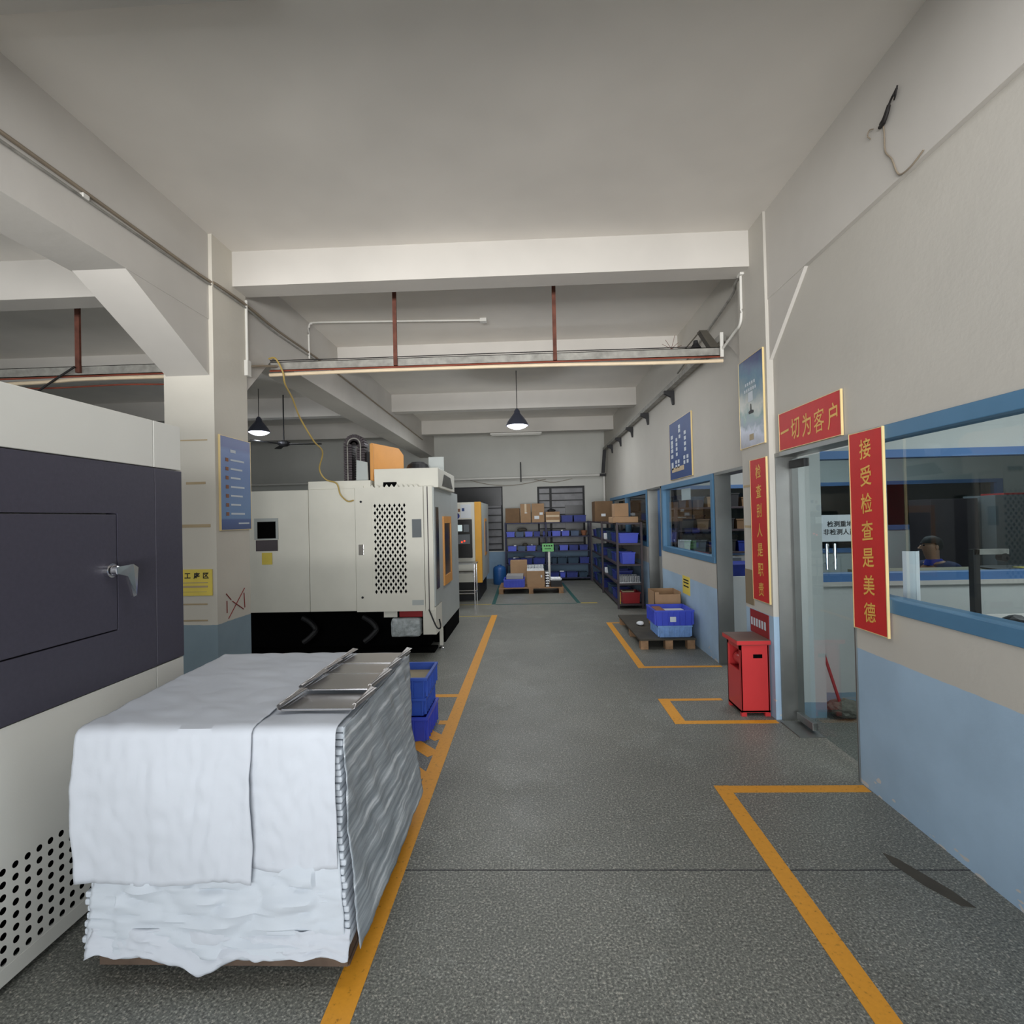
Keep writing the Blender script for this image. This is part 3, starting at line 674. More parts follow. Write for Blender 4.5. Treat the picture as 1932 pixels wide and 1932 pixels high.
b = BM(); prism(b, [(-2.13, 6.4, 2.05), (-2.05, 6.4, 2.02), (-1.98, 6.4, 2.02), (-1.99, 6.4, 2.32), (-2.12, 6.4, 2.35)], (0, .03, 0)); obj('guard_plate', b, 'machine_side', t)
b = BM(); prism(b, [(-1.955, 6.45, 2.0), (-1.955, 6.45, 2.56), (-1.76, 7.0, 2.56), (-1.72, 7.1, 2.48), (-1.72, 7.1, 2.0)], (.012, 0, 0)); bx(b, -1.965, -1.925, 6.44, 6.46, 2.0, 2.55); obj('orange_guard', b, 'orange', t)
b = BM(); lathe(b, (-1.45, 6.8, 2.22), [(.15, 0), (.155, .03), (.13, .09), (.08, .125), (.0, .135)], 20); obj('motor_cap', b, 'black', t)
b = BM(); bx(b, -1.33, -1.13, 6.9, 6.905, 2.22, 2.42); obj('grey_board', b, 'machine_side', t)
tube_things = []
def cable(name, label, pts, r, m, cat='cable', n=8, smooth=True, seg=8, group=None):
    b = BM(); tube(b, pts, r, seg, smooth, n); return tag(obj(name, b, m, None, True), label, cat, group)
t2 = thing('plastic_bag', 'clear plastic bag hanging under the cream machining centre', 'bag', (-1.5, 6.3, .21))
b = BM(); bx(b, -1.70, -1.34, 6.24, 6.36, .215, .44, .03); bmesh.ops.subdivide_edges(b, edges=b.edges, cuts=3, use_grid_fill=True)
for v in b.verts: v.co += Vector((nz(v.co.x*20, v.co.z*20)*.012, nz(v.co.x*15, v.co.z*18, 4)*.02, nz(v.co.x*12, 3)*.01))
obj('bag_body', b, 'clear_bag', t2)
b = BM(); bx(b, -1.60, -1.32, 6.27, 6.34, .445, .535, .01); tag(obj('red_pan', b, 'red_dark'), 'red drip pan tucked under the machining centre above the plastic bag', 'pan')
b = BM(); bx(b, -1.78, -1.62, 6.26, 6.29, .45, .53); tag(obj('cream_plate', b, 'machine'), 'small cream plate under the machining centre left of the red pan', 'plate')
cable('pull_hook', 'dark hooked bar hanging at the lower corner of the machining centre', [(-1.22, 6.17, .55), (-1.14, 6.16, .36), (-1.10, 6.16, .33), (-1.085, 6.16, .36), (-1.10, 6.16, .44)], .009, 'dark_metal', 'hook')

# ================================================================== SECOND MACHINE, TABLE, BARREL
t = thing('machining_centre', 'white machining centre with a yellow corner stripe at the end of the hall', 'machine', (-1.9, 11.2, 0))
b = BM(); bx(b, -2.9, -1.10, 10.25, 12.1, .37, 1.92, .006); obj('enclosure', b, 'machine', t)
b = BM(); bx(b, -1.10, -.975, 10.24, 10.34, .36, 1.925, .006); obj('yellow_stripe', b, 'yellow_paint', t)
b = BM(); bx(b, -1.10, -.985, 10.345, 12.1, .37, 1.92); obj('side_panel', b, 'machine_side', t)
b = BM(); bx(b, -.99, -.975, 11.0, 11.5, .83, 1.60); obj('side_window', b, 'orange', t); obj('side_window_glass', bx(BM(), -.98, -.97, 11.08, 11.42, .9, 1.54), 'pane_dim', t)
b = BM(); bx(b, -2.8, -1.05, 10.35, 12.05, 0, .37); obj('base', b, 'black', t)
cp = obj('control_panel', bx(BM(), -1.75, -1.15, 10.17, 10.25, .85, 1.59, .006), 'black_gloss', t)
obj('screen', bx(BM(), -1.47, -1.335, 10.163, 10.172, 1.365, 1.485), 'screen', cp)
obj('keypad', bx(BM(), -1.31, -1.205, 10.163, 10.172, 1.35, 1.49), 'grey_cab', cp)
obj('button_panel', bx(BM(), -1.46, -1.19, 10.163, 10.172, 1.12, 1.30), 'grey_cab', cp)
for x, z in ((-1.345, 1.155), (-1.295, 1.175)): obj('indicator_button', rod(BM(), (x, 10.15, z), (x, 10.165, z), .015, 12), 'red_led', cp)
obj('door_handle', bx(BM(), -1.435, -1.42, 10.155, 10.17, .95, 1.03), 'chrome', cp)
obj('notice_sheet', bx(BM(), -1.37, -1.17, 10.243, 10.25, 1.62, 1.88), 'paper', t)
obj('printed_mark', bx(BM(), -1.345, -1.295, 10.238, 10.243, 1.75, 1.81), 'board_blue', t); obj('photo_mark', bx(BM(), -1.42, -1.38, 10.238, 10.25, 1.74, 1.80), 'brown_bowl', t)
b = BM(); rod(b, (-1.45, 10.238, 1.66), (-1.45, 10.25, 1.66), .06, 20); obj('round_label', b, 'blue_dark', t)
t = thing('steel_table', 'small tubular steel table in front of the yellow striped machine', 'table', (-1.25, 9.9, 0))
obj('table_top', bx(BM(), -1.50, -1.03, 9.6, 10.05, .77, .79), 'steel', t)
for x in (-1.47, -1.06):
    for y in (9.63, 10.02): obj('leg', rod(BM(), (x, y, 0), (x, y, .77), .013), 'chrome', t)
b = BM(); rod(b, (-1.47, 9.63, .24), (-1.06, 9.63, .24), .011); rod(b, (-1.06, 9.63, .24), (-1.06, 10.02, .24), .011); rod(b, (-1.47, 9.63, .24), (-1.47, 10.02, .24), .011); rod(b, (-1.47, 10.02, .24), (-1.06, 10.02, .24), .011); obj('stretcher', b, 'chrome', t)
obj('lower_tray', bx(BM(), -1.45, -1.08, 9.66, 10.0, .60, .62), 'galv', t)
b = BM(); lathe(b, (-.80, 12.85, 0), [(.14, 0), (.158, .04), (.158, .34), (.145, .40), (.10, .44), (.05, .445), (.05, .47), (0, .47)], 24)
tb = obj('plastic_barrel', b, 'barrel', None, True); tag(tb, 'blue plastic barrel on the floor left of the end rack', 'barrel')

# ================================================================== RACKS AND THEIR LOADS
LV = [.08, .43, .76, 1.12, 1.47]
def rack(name, label, x0, x1, y0, y1, posts, levels, m, loc):
    t = thing(name, label, 'rack', loc)
    for px, py in posts: obj('post', bx(BM(), px-.018, px+.018, py-.018, py+.018, 0, levels[-1]+.01), m, t)
    for z in levels: obj('shelf_board', bx(BM(), x0, x1, y0, y1, z-.03, z, .002), m, t)
    return t
rack('storage_rack', 'long dark metal rack with blue bins against the end wall', -.66, 1.46, 13.3, 13.75, [(x, y) for x in (-.66, .36, 1.46) for y in (13.29, 13.76)], LV, 'rack', (.4, 13.5, 0))
rack('storage_rack', 'dark metal rack standing end-on along the right wall', 1.47, 1.86, 9.15, 13.1, [(x, y) for x in (1.46, 1.87) for y in (9.14, 11.1, 13.1)], LV, 'rack_brown', (1.66, 11, 0))
ORD = ['leftmost', 'second from the left', 'third from the left', 'fourth from the left', 'fifth from the left', 'sixth from the left', 'seventh from the left', 'eighth from the left', 'ninth from the left', 'tenth from the left']
LN = {0: 'bottom', 1: 'fourth', 2: 'third', 3: 'second', 4: 'top'}
def X13(px): return (px-1003)/1000*13.3
def bin_mesh(bm, x0, x1, y0, y1, z0, z1): tub(bm, x0, x1, y0, y1, z0, z1, .012, .006, .008); bx(bm, (x0+x1)/2-.03, (x0+x1)/2+.03, y0+.002, y0+.012, z0+.03, z1-.035)
rows = {3: [(955,971,'blue'),(973,988,'grey_blue'),(990,1005,'blue'),(1006.5,1019,'blue_dark'),(1024,1027.5,'blue_dark'),(1033,1040,'blue_dark'),(1041,1057.5,'blue'),(1059,1074,'blue'),(1076,1092,'grey_blue')],
        2: [(957,974,'blue'),(976,991,'grey_blue'),(993,1010,'blue'),(1012,1021,'teal_dark'),(1045,1053,'teal_dark'),(1054.5,1071,'blue'),(1072.5,1090,'blue_dark'),(1092,1108,'blue_dark')],
        1: [(957,980,'blue_dark'),(981.5,1003,'blue_dark'),(1004.5,1027,'blue_dark'),(1040,1049,'teal_dark'),(1050.5,1068,'teal_dark'),(1070,1090,'teal_dark'),(1092,1110,'blue_dark')],
        0: [(959,980,'blue_dark'),(1035,1053,'blue_dark'),(1054.5,1065,'blue'),(1066.5,1088,'blue_dark'),(1090,1106,'teal_dark')]}
cn = {'blue': 'bright blue', 'grey_blue': 'grey-blue', 'blue_dark': 'dark blue', 'teal_dark': 'dark teal'}
for lv, row in rows.items():
    for k, (a, b_, m) in enumerate(row):
        bb = BM(); h = .125 + (.02 if lv == 1 else 0); bin_mesh(bb, X13(a), X13(b_), 13.30, 13.62, LV[lv]+.001, LV[lv]+h)
        o = obj('parts_bin', bb, m); tag(o, '%s bin, %s, %s shelf of end wall rack' % (cn[m], ORD[k], LN[lv]), 'bin', 'parts bins on the end wall rack')
def lump(name, label, x, y, z, sx, sy, sz, m, cat='part'):
    b = BM(); bmesh.ops.create_icosphere(b, subdivisions=2, radius=1)
    for v in b.verts: v.co = Vector((x+v.co.x*sx*(1+.3*nz(*(v.co*2))), y+v.co.y*sy, z+max(v.co.z, -.4)*sz*(1+.4*nz(v.co.y*2, v.co.x*3, v.co.z))))
    return tag(obj(name, b, m), label, cat)
lump('cloth_bundle', 'dark rag heaped on the bins at the left of the second shelf', X13(985), 13.45, 1.285, .13, .08, .06, 'ply', 'rag')
lump('cloth_bundle', 'small dark rag on the bins at the left of the third shelf', X13(990), 13.45, .905, .07, .06, .05, 'ply', 'rag')
lump('cloth_bundle', 'grey-green cloth lying over the bins of the fourth shelf', X13(998), 13.42, .60, .14, .08, .05, 'grey_cab', 'rag')
lump('cloth_bundle', 'small grey cloth over the leftmost bin of the fourth shelf', X13(973), 13.42, .59, .08, .08, .04, 'grey_cab', 'rag')
for i, (px, z, w_) in enumerate(((971, .90, .05), (1003, .91, .03), (969, .59, .05), (1060, 1.26, .04), (1058, .235, .11))):
    b = BM(); bx(b, X13(px)-w_/2, X13(px)+w_/2, 13.33, 13.38, z-.012, z+.012)
    tag(obj('white_part', b, 'paper'), 'small white part on %s' % ('the leftmost bin of the third shelf', 'the third bin of the third shelf', 'the leftmost bin of the fourth shelf', 'a bright blue bin right of centre on the second shelf', 'the bright blue bin of the bottom shelf')[i], 'part')
def carton(name, label, x0, x1, y0, y1, z0, z1, m='carton', tape=None, cards=(), group=None):
    t = thing(name, label, 'box', ((x0+x1)/2, (y0+y1)/2, z0), group)
    b = BM(); bx(b, x0, x1, y0, y1, z0, z1, .004); obj('box_body', b, m, t)
    b = BM(); bx(b, (x0+x1)/2-.002, (x0+x1)/2+.002, y0, y1, z1, z1+.0015) if tape is None else None
    if tape == 'v': bx(b, (x0+x1)/2-.025, (x0+x1)/2+.025, y0-.002, y0, z0+(z1-z0)*.5, z1)
    if tape == 'h': bx(b, x0+.01, x1-.01, y0-.002, y0, z0+(z1-z0)*.5, z0+(z1-z0)*.68); bx(b, x0+.01, x1-.01, y0-.002, y0, z0, z0+(z1-z0)*.2)
    obj('tape_strip', b, 'tape', t)
    for (u, v, su, sv) in cards: obj('label_card', bx(BM(), x0+(x1-x0)*u, x0+(x1-x0)*u+su, y0-.004, y0, z0+(z1-z0)*v, z0+(z1-z0)*v+sv), 'paper', t)
    return t
zt = LV[4]+.001
carton('carton', 'low brown carton at the left end on top of the end wall rack', X13(954), X13(981), 13.32, 13.7, zt, zt+.37, 'carton_dark')
carton('carton', 'tall narrow taped carton second on top of the end wall rack', X13(982.5), X13(1002), 13.32, 13.7, zt, zt+.47, 'carton', 'v', [(.42, .50, .06, .02)])
carton('carton', 'tall carton with two white labels on top of the end wall rack', X13(1004), X13(1027.5), 13.32, 13.7, zt, zt+.475, 'carton', None, [(.2, .18, .12, .08), (.62, .40, .08, .06)])
carton('carton', 'low taped carton in the middle on top of the end wall rack', X13(1030), X13(1056.5), 13.32, 13.7, zt, zt+.26, 'carton', 'h')
lump('black_bundle', 'black bundle lying behind the low taped carton on the end wall rack', X13(1042), 13.60, zt+.285, .11, .07, .05, 'black', 'bundle')
for a, b_, k in ((1059, 1081, 'left'), (1082.5, 1106, 'right')):
    bb = BM(); bin_mesh(bb, X13(a), X13(b_), 13.32, 13.65, zt, zt+.16); tag(obj('parts_bin', bb, 'blue_dark'), 'dark blue bin on top of the end wall rack, %s of the two' % k, 'bin', 'parts bins on the end wall rack')
b = BM(); lathe(b, (X13(1102), 13.42, LV[3]+.001), [(.05, 0), (.08, .10), (.085, .125), (.07, .125), (.04, .02), (0, .02)], 16); tag(obj('basket', b, 'brown_bowl'), 'brown round basket at the right end of the second shelf', 'basket')

# end-on rack loads
def tagbox(name, label, cat, m, *q, bev=.004, group=None):
    return tag(obj(name, bx(BM(), *q, bev), m), label, cat, group)
Y9 = 9.2
def bn(label, x0, x1, y0, y1, z0, z1, m, group='bins on the end-on rack'):
    bb = BM(); tub(bb, x0, x1, y0, y1, z0, z1, .02, .006, .01); tag(obj('parts_bin', bb, m), label, 'bin', group)
bn('bright blue bin at the near end of the second shelf of the end-on rack', 1.50, 1.84, Y9, Y9+.3, LV[3]+.001, LV[3]+.17, 'blue')
bn('bright blue bin with a white spot on the third shelf of the end-on rack', 1.54, 1.78, Y9, Y9+.3, LV[2]+.001, LV[2]+.20, 'blue')
bn('red bin on the lowest shelf of the end-on rack', 1.53, 1.85, Y9, Y9+.4, LV[0]+.001, LV[0]+.19, 'red_dark')
tagbox('yellow_card', 'yellow strip hanging beside the red bin on the end-on rack', 'card', 'yellow_paper', 1.475, 1.50, Y9-.03, Y9-.02, LV[0]+.0, LV[0]+.2)
tagbox('tan_strip', 'tan strip lying across the red bin', 'strip', 'desk', 1.54, 1.74, Y9+.02, Y9+.2, LV[0]+.192, LV[0]+.215)
k = 0
for (y, x, m, hh) in ((9.75, 1.50, 'blue_dark', .16), (10.35, 1.50, 'teal_dark', .18), (11.3, 1.49, 'blue_dark', .15), (12.0, 1.49, 'teal_dark', .2), (12.6, 1.49, 'blue_dark', .16)):
    for lv in (0, 1, 2, 3):
        bn('%s bin, %s shelf of end-on rack, %s from near end' % (cn[m], LN[lv], ('second', 'third', 'fourth', 'fifth', 'last')[k]), x, 1.83, y, y+.42, LV[lv]+.001, LV[lv]+hh, m)
    k += 1
def parts_tray(name, label, x0, x1, y0, y1, z, n, m='aluminium', h=.06, rows=2):
    t = thing(name, label, 'tray of parts', ((x0+x1)/2, (y0+y1)/2, z), None)
    obj('tray', bx(BM(), x0, x1, y0, y1, z, z+.02), m, t)
    b = BM()
    for r_ in range(rows):
        for i in range(n):
            x = x0+.02+i*(x1-x0-.04)/(n-1); y = y0+.02+r_*(y1-y0-.04)/max(1, rows-1)
            rod(b, (x, y, z+.02), (x, y, z+.02+h), .011, 8); rod(b, (x, y, z+.02+h), (x, y, z+.03+h), .016, 8)
    o = obj('machined_parts', b, 'paper' if m == 'paper' else 'aluminium', t); o['kind'] = 'stuff'
    return t
parts_tray('parts_tray', 'tray of bright machined parts on the fourth shelf of the end-on rack', 1.49, 1.85, Y9, Y9+.3, LV[1]+.001, 12, h=.09)
tagbox('tan_tray', 'long tan tray lying on top of the end-on rack', 'tray', 'carton', 1.40, 1.84, Y9, Y9+.5, LV[4]+.001, LV[4]+.105, bev=.012)
carton('carton', 'square carton standing on the tan tray of the end-on rack', 1.45, 1.69, Y9+.08, Y9+.4, LV[4]+.108, LV[4]+.34)
carton('carton', 'big dark carton with a white label at the far end of the end-on rack', 1.47, 1.88, 12.3, 12.9, LV[4]+.001, LV[4]+.47, 'carton_dark', None, [(.35, .25, .1, .06)])
tagbox('white_bag', 'white bag at the left edge of the tan tray', 'bag', 'paper', 1.33, 1.395, Y9+.1, Y9+.4, LV[4]+.02, LV[4]+.09, bev=.02) if False else None
tagbox('white_box', 'small white box on the second shelf of the end-on rack behind the blue bin', 'box', 'paper', 1.50, 1.60, 10.95, 11.15, LV[3]+.001, LV[3]+.12)
tagbox('white_box', 'small white box on the fourth shelf of the end-on rack', 'box', 'paper', 1.50, 1.60, 10.95, 11.15, LV[1]+.001, LV[1]+.10)

# loaded pallet at the end of the hall
pallet('pallet', 'light wooden pallet with boxes in front of the end wall rack', -.72, .64, 11.13, 12.1, .125, 'wood')
zp = .126
ribbed_crate('blue_crate', 'bright blue crate at the left front of the end pallet', -.62, -.17, 11.2, 11.75, zp, zp+.17, 'blue')
tagbox('paper_stack', 'stack of grey sheets on the blue crate of the end pallet', 'paper', 'sheet_grey', -.56, -.20, 11.25, 11.7, zp+.171, zp+.25)
carton('carton', 'tall plain carton in the middle of the end pallet', -.12, .25, 11.18, 11.6, zp, zp+.345, 'carton', None, [(.78, .6, .03, .05)])
parts_tray('parts_tray', 'rows of white parts lying on the tall carton of the end pallet', -.12, .24, 11.2, 11.55, zp+.346, 11, 'paper', .07)
carton('carton', 'wide carton at the back left of the end pallet', -.49, -.12, 11.76, 12.08, zp, zp+.52)
t = thing('parts_column', 'column of stacked white parts beside the tall carton', 'parts', (.3, 11.4, zp))
for i in range(6):
    b = BM(); bx(b, .27, .35, 11.25, 11.6, zp+.055*i, zp+.055*i+.03, .006); rod(b, (.31, 11.28, zp+.055*i+.03), (.31, 11.28, zp+.055*i+.05), .02, 10); obj('layer', b, 'aluminium', t)
tagbox('black_box', 'low black box at the right end of the end pallet', 'box', 'black', .38, .61, 11.2, 11.65, zp, zp+.13)
t = thing('metal_tray', 'bright metal tray on the black box of the end pallet', 'tray', (.49, 11.4, zp+.131))
b = BM(); tub(b, .37, .61, 11.2, 11.55, zp+.131, zp+.175, .01, .005, .006); obj('tray_body', b, 'aluminium', t)
t = thing('sign_stand', 'green card sign on a white post behind the end pallet', 'sign', (.36, 12.35, 0))
obj('post', bx(BM(), .365, .415, 12.33, 12.35, 0, .84), 'pvc', t); obj('foot', bx(BM(), .28, .50, 12.25, 12.45, 0, .02), 'pvc', t)
obj('card', bx(BM(), .235, .50, 12.315, 12.33, .80, .985), 'green_card', t)
b = BM()
for k in range(4): bx(b, .27+k*.055, .305+k*.055, 12.31, 12.315, .92, .95)
bx(b, .29, .44, 12.31, 12.315, .86, .875); obj('writing', b, 'ink', t)

# right pallet with crates
t = thing('pallet', 'wooden pallet with a dark board top by the blue painted wall', 'pallet', (1.58, 7.1, 0))
b = BM()
for x in (1.31, 1.60, 1.86):
    for y in (6.42, 7.1, 7.85): obj('block', bx(BM(), x-.045, x+.045, y-.05, y+.05, 0, .105), 'wood', t)
b.free(); obj('board_top', bx(BM(), 1.25, 1.92, 6.36, 7.92, .105, .128, .003), 'ply', t)
ribbed_crate('blue_crate', 'pale worn blue crate directly on the pallet by the blue wall', 1.48, 1.89, 6.40, 6.85, .129, .27, 'blue_pale', 'crates on the pallet by the wall')
c = ribbed_crate('blue_crate', 'bright blue crate of papers on the pale crate by the wall', 1.44, 1.91, 6.38, 6.86, .271, .455, 'blue', 'crates on the pallet by the wall', 'paper')
obj('sticker', bx(BM(), 1.62, 1.69, 6.376, 6.382, .32, .38), 'white_card', c)
tagbox('folded_cloth', 'reddish folded cloth lying in the bright blue crate', 'cloth', 'brown_bowl', 1.49, 1.60, 6.42, 6.8, .406, .440, bev=.01)
t = thing('open_carton', 'open cardboard box standing behind the blue crates by the wall', 'box', (1.73, 7.07, .129))
b = BM(); x0, x1, y0, y1, z0, z1 = 1.56, 1.90, 6.90, 7.28, .129, .60
bx(b, x0, x1, y0, y0+.006, z0, z1-.03); bx(b, x0, x1, y1-.006, y1, z0, z1); bx(b, x0, x0+.006, y0, y1, z0, z1); bx(b, x1-.006, x1, y0, y1, z0, z1); bx(b, x0, x1, y0, y1, z0, z0+.006); bx(b, x0, x0+.06, y0, y0+.006, z1-.03, z1)
obj('box_body', b, 'carton', t)
lump('scrap_paper', 'crumpled white scrap on the pallet board by the wall', 1.42, 7.15, .155, .05, .06, .03, 'paper', 'scrap')

# ================================================================== RED CABINET
t = thing('extinguisher_cabinet', 'red metal fire extinguisher cabinet with a brown top beside the pillar', 'cabinet', (1.73, 4.39, 0))
b = BM(); x0, x1, y0, y1 = 1.615, 1.838, 4.24, 4.52
bx(b, x0, x1, y0, y0+.012, .03, .56, .003); bx(b, x0, x1, y1-.012, y1, .03, .56); bx(b, x1-.012, x1, y0, y1, .03, .56); bx(b, x0, x1, y0, y1, .03, .045)
bx(b, x0, x0+.012, y0, y1, .03, .35); bx(b, x0, x0+.012, y0, y0+.03, .35, .56); bx(b, x0, x0+.012, y1-.03, y1, .35, .56); bx(b, x0, x0+.012, y0, y1, .52, .56)
for x in (x0, x1-.04):
    for y in (y0, y1-.03): bx(b, x, x+.04, y, y+.03, 0, .03)
obj('body', b, 'red', t); obj('lid', bx(BM(), x0-.03, x1+.008, y0-.02, y1+.02, .56, .60, .006), 'cab_top', t)
b = BM(); bx(b, x0-.028, x1+.006, y0-.021, y0-.017, .565, .595); bx(b, x0-.031, x0-.027, y0-.018, y1+.018, .565, .595); obj('lid_edge', b, 'red', t)
obj('slot', bx(BM(), 1.715, 1.785, y0-.002, y0+.002, .455, .485), 'void', t)
obj('inner_shelf', bx(BM(), x0+.012, x1-.012, y0+.012, y1-.012, .33, .34), 'red_dark', t)
t = thing('fire_extinguisher', 'red fire extinguisher inside the red cabinet', 'fire extinguisher', (1.70, 4.38, .34))
b = BM(); rod(b, (1.69, 4.29, .41), (1.69, 4.46, .41), .05, 18); obj('cylinder_body', b, 'red', t); obj('valve', rod(BM(), (1.69, 4.46, .41), (1.69, 4.49, .41), .015), 'black', t)

# ================================================================== SIGNS
def sign(name, label, x, y0, y1, z0, z1, side, m='sign_red', edge='gold_edge', th=.012, cat='sign'):
    s = -1 if side == 'r' else 1      # r: mounted on a wall facing -X
    t = thing(name, label, cat, (x, (y0+y1)/2, z0))
    xa, xb = sorted((x, x+s*th)); obj('board', bx(BM(), xa, xb, y0, y1, z0, z1), m, t)
    if edge:
        b = BM(); e = .006; xa, xb = sorted((x, x+s*(th+.002)))
        bx(b, xa, xb, y0-e, y0, z0-e, z1+e); bx(b, xa, xb, y1, y1+e, z0-e, z1+e); bx(b, xa, xb, y0, y1, z1, z1+e*.6); bx(b, xa, xb, y0, y1, z0-e*.6, z0); obj('edge_trim', b, edge, t)
    return t, x+s*(th+.0015)
def vertical(t, xx, chars, yc, ztop, zbot, size, flip=-1):
    n = len(chars); ms = []
    for i, c in enumerate(chars):
        zc = ztop-(i+.5)*(ztop-zbot)/n
        ms.append(text(c, size, lambda p, zc=zc: (xx, yc+flip*p[0], zc+p[1]+.10*p[0]), None, bold=.012, ax=.88))
    letters(ms, 'lettering', 'gold', t)
t, xx = sign('vertical_banner', 'tall red board with gold characters right of the glass door', 1.888, 2.893, 3.18, .92, 2.04, 'r')
vertical(t, xx, '接受检查是美德', 3.035, 2.02, .95, .118)
t, xx = sign('vertical_banner', 'tall narrow red board with gold characters on the pillar above the red cabinet', 1.85, 4.205, 4.50, .885, 2.03, 'r')
vertical(t, xx, '检查别人是职责', 4.345, 2.01, .90, .118)
t, xx = sign('header_board', 'wide red board with gold characters above the glass door', 1.895, 3.27, 4.06, 2.06, 2.33, 'r')
ms = []
for i, c in enumerate('一切为客户'):
    yc = 3.665+.31-.155*i*1.0; ms.append(text(c, .165, lambda p, yc=yc: (xx, yc-p[0], 2.19+p[1]+.10*p[0]), None, bold=0 if c == '客' else .010, ax=.8))
letters(ms, 'lettering', 'gold', t)
t, xx = sign('small_poster', 'small dark red poster low on the pillar behind the red cabinet', 1.85, 4.25, 4.60, .595, .785, 'r', 'red_dark', None, .004, 'poster')
b = BM()
for k in range(6): bx(b, xx-.001, xx, 4.30+k*.05, 4.33+k*.05, .655, .72)
obj('printed_figures', b, 'white_card', t)
t, xx = sign('brown_board', 'plain brown board on the pillar left of the red banner', 1.85, 4.515, 4.68, .82, 1.115, 'r', 'brown_board', None, .006, 'board')
t, xx = sign('landscape_poster', 'landscape poster in a gold frame high on the right pillar', 1.85, 4.215, 4.685, 2.15, 2.89, 'r', 'landscape', 'gold_edge', .012, 'poster')
b = BM()
for k in range(5): bx(b, xx-.001, xx, 4.36+k*.042, 4.385+k*.042, 2.66-.0*k, 2.685)
for k in range(6): bx(b, xx-.001, xx, 4.34+k*.042, 4.365+k*.042, 2.61, 2.635)
bx(b, xx-.001, xx, 4.405, 4.495, 2.52, 2.60); obj('printed_text', b, 'white_card', t)
obj('tan_square', bx(BM(), xx-.001, xx, 4.41, 4.49, 2.20, 2.25), 'tape_brown', t)
b = BM(); prism(b, [(xx-.001, 4.40, 2.42), (xx-.001, 4.49, 2.42), (xx-.001, 4.50, 2.44), (xx-.001, 4.46, 2.45), (xx-.001, 4.455, 2.50), (xx-.001, 4.445, 2.50), (xx-.001, 4.44, 2.45), (xx-.001, 4.40, 2.44)], (.0008, 0, 0)); obj('printed_ship', b, 'dark_metal', t)
t, xx = sign('chart_board', 'blue notice board of white name cards above the window frame', 1.963, 6.46, 7.45, 2.07, 2.84, 'r', 'board_blue', 'gold_edge', .015, 'notice board')
def card(u, v, su=.075, sv=.045): obj('name_card', bx(BM(), xx-.001, xx, 7.45-.99*u-su, 7.45-.99*u, 2.84-.77*v-sv, 2.84-.77*v), 'white_card', t)
for v in (.10, .17): card(.45, v, .09)
card(.47, .27)
for v in (.22, .31, .38, .46, .56): card(.08, v, .10, .05)
for v in (.30, .38, .46, .55): card(.32, v)
for v in (.25, .34, .43, .52): card(.70, v, .085)
for u in (.28, .40):
    for v in (.68, .76): card(u, v)
for u in (.66, .80):
    for v in (.65, .73): card(u, v)
card(.09, .70, .09, .10)
obj('footer_strip', bx(BM(), xx-.001, xx, 6.78, 7.35, 2.165, 2.225), 'tape', t)
t, xx = sign('yellow_notice', 'yellow paper notice on the blue dado by the carton', 1.965, 6.72, 7.04, .57, .80, 'r', 'yellow_paper', None, .003, 'notice')
b = BM()
for z in (.745, .71, .665): bx(b, xx-.001, xx, 6.77, 6.99, z, z+.016)
obj('printed_lines', b, 'ink', t)
t, xx = sign('rules_board', 'blue rules board in a gold frame on the left pillar', -2.52, 4.20, 4.655, 1.555, 2.325, 'l', 'notice', 'gold_edge', .014, 'notice board')
b = BM()
for k in range(7): bx(b, xx, xx+.001, 4.34, 4.55-.03*(k%3), 2.13-k*.075, 2.145-k*.075)
bx(b, xx, xx+.001, 4.34, 4.42, 2.20, 2.225); bx(b, xx, xx+.001, 4.45, 4.62, 1.60, 1.612); obj('printed_lines', b, 'white_card', t)
b = BM()
for k in range(7): bx(b, xx, xx+.001, 4.27, 4.31, 2.12-k*.075, 2.15-k*.075)
obj('printed_icons', b, 'brown_bowl', t)
t = thing('area_sign', 'yellow area sign on the front of the left pillar', 'sign', (-2.7, 4.148, 1.04))
obj('board', bx(BM(), -2.86, -2.555, 4.142, 4.149, 1.035, 1.245), 'yellow_paper', t)
letters([text(c, .052, lambda p, k=k: (-2.755+k*.075+p[0], 4.141, 1.195+p[1]), None, bold=.03) for k, c in enumerate('工序区')], 'lettering', 'ink', t)
b = BM(); bx(b, -2.84, -2.59, 4.140, 4.142, 1.135, 1.142); bx(b, -2.84, -2.59, 4.140, 4.142, 1.10, 1.115); bx(b, -2.84, -2.60, 4.140, 4.142, 1.065, 1.068); obj('printed_lines', b, 'tape_brown', t)
for k, (x0, x1, z0, z1) in enumerate(((-2.76, -2.60, 1.925, 1.945), (-2.80, -2.565, 1.58, 1.605), (-2.80, -2.58, 2.275, 2.285), (-2.80, -2.60, .96, .972), (-2.80, -2.60, .83, .842))):
    tagbox('tape_mark', 'strip of old brown tape on the left pillar, %s' % ('second from the top', 'next above the yellow sign', 'topmost and thinnest', 'just below the yellow sign', 'lowest, on the blue dado edge')[k], 'tape', 'tape_brown', x0, x1, 4.1475, 4.1495, z0, z1, bev=0)
for k, (z, y0) in enumerate(((1.815, 4.53), (1.47, 4.53))):
    tagbox('tape_mark', 'strip of old tape on the right pillar beside the red banner, %s' % ('upper', 'lower')[k], 'tape', 'tape_brown', 1.8475, 1.8495, y0, 4.67, z, z+.02, bev=0)
b = BM()
for (y0, z0, y1, z1) in ((4.27, 1.03, 4.34, .97), (4.36, .955, 4.53, .86), (4.55, 1.04, 4.30, .82), (4.28, .97, 4.28, .87), (4.54, 1.0, 4.55, .87)):
    rod(b, (-2.518, y0, z0), (-2.518, y1, z1), .004, 6)
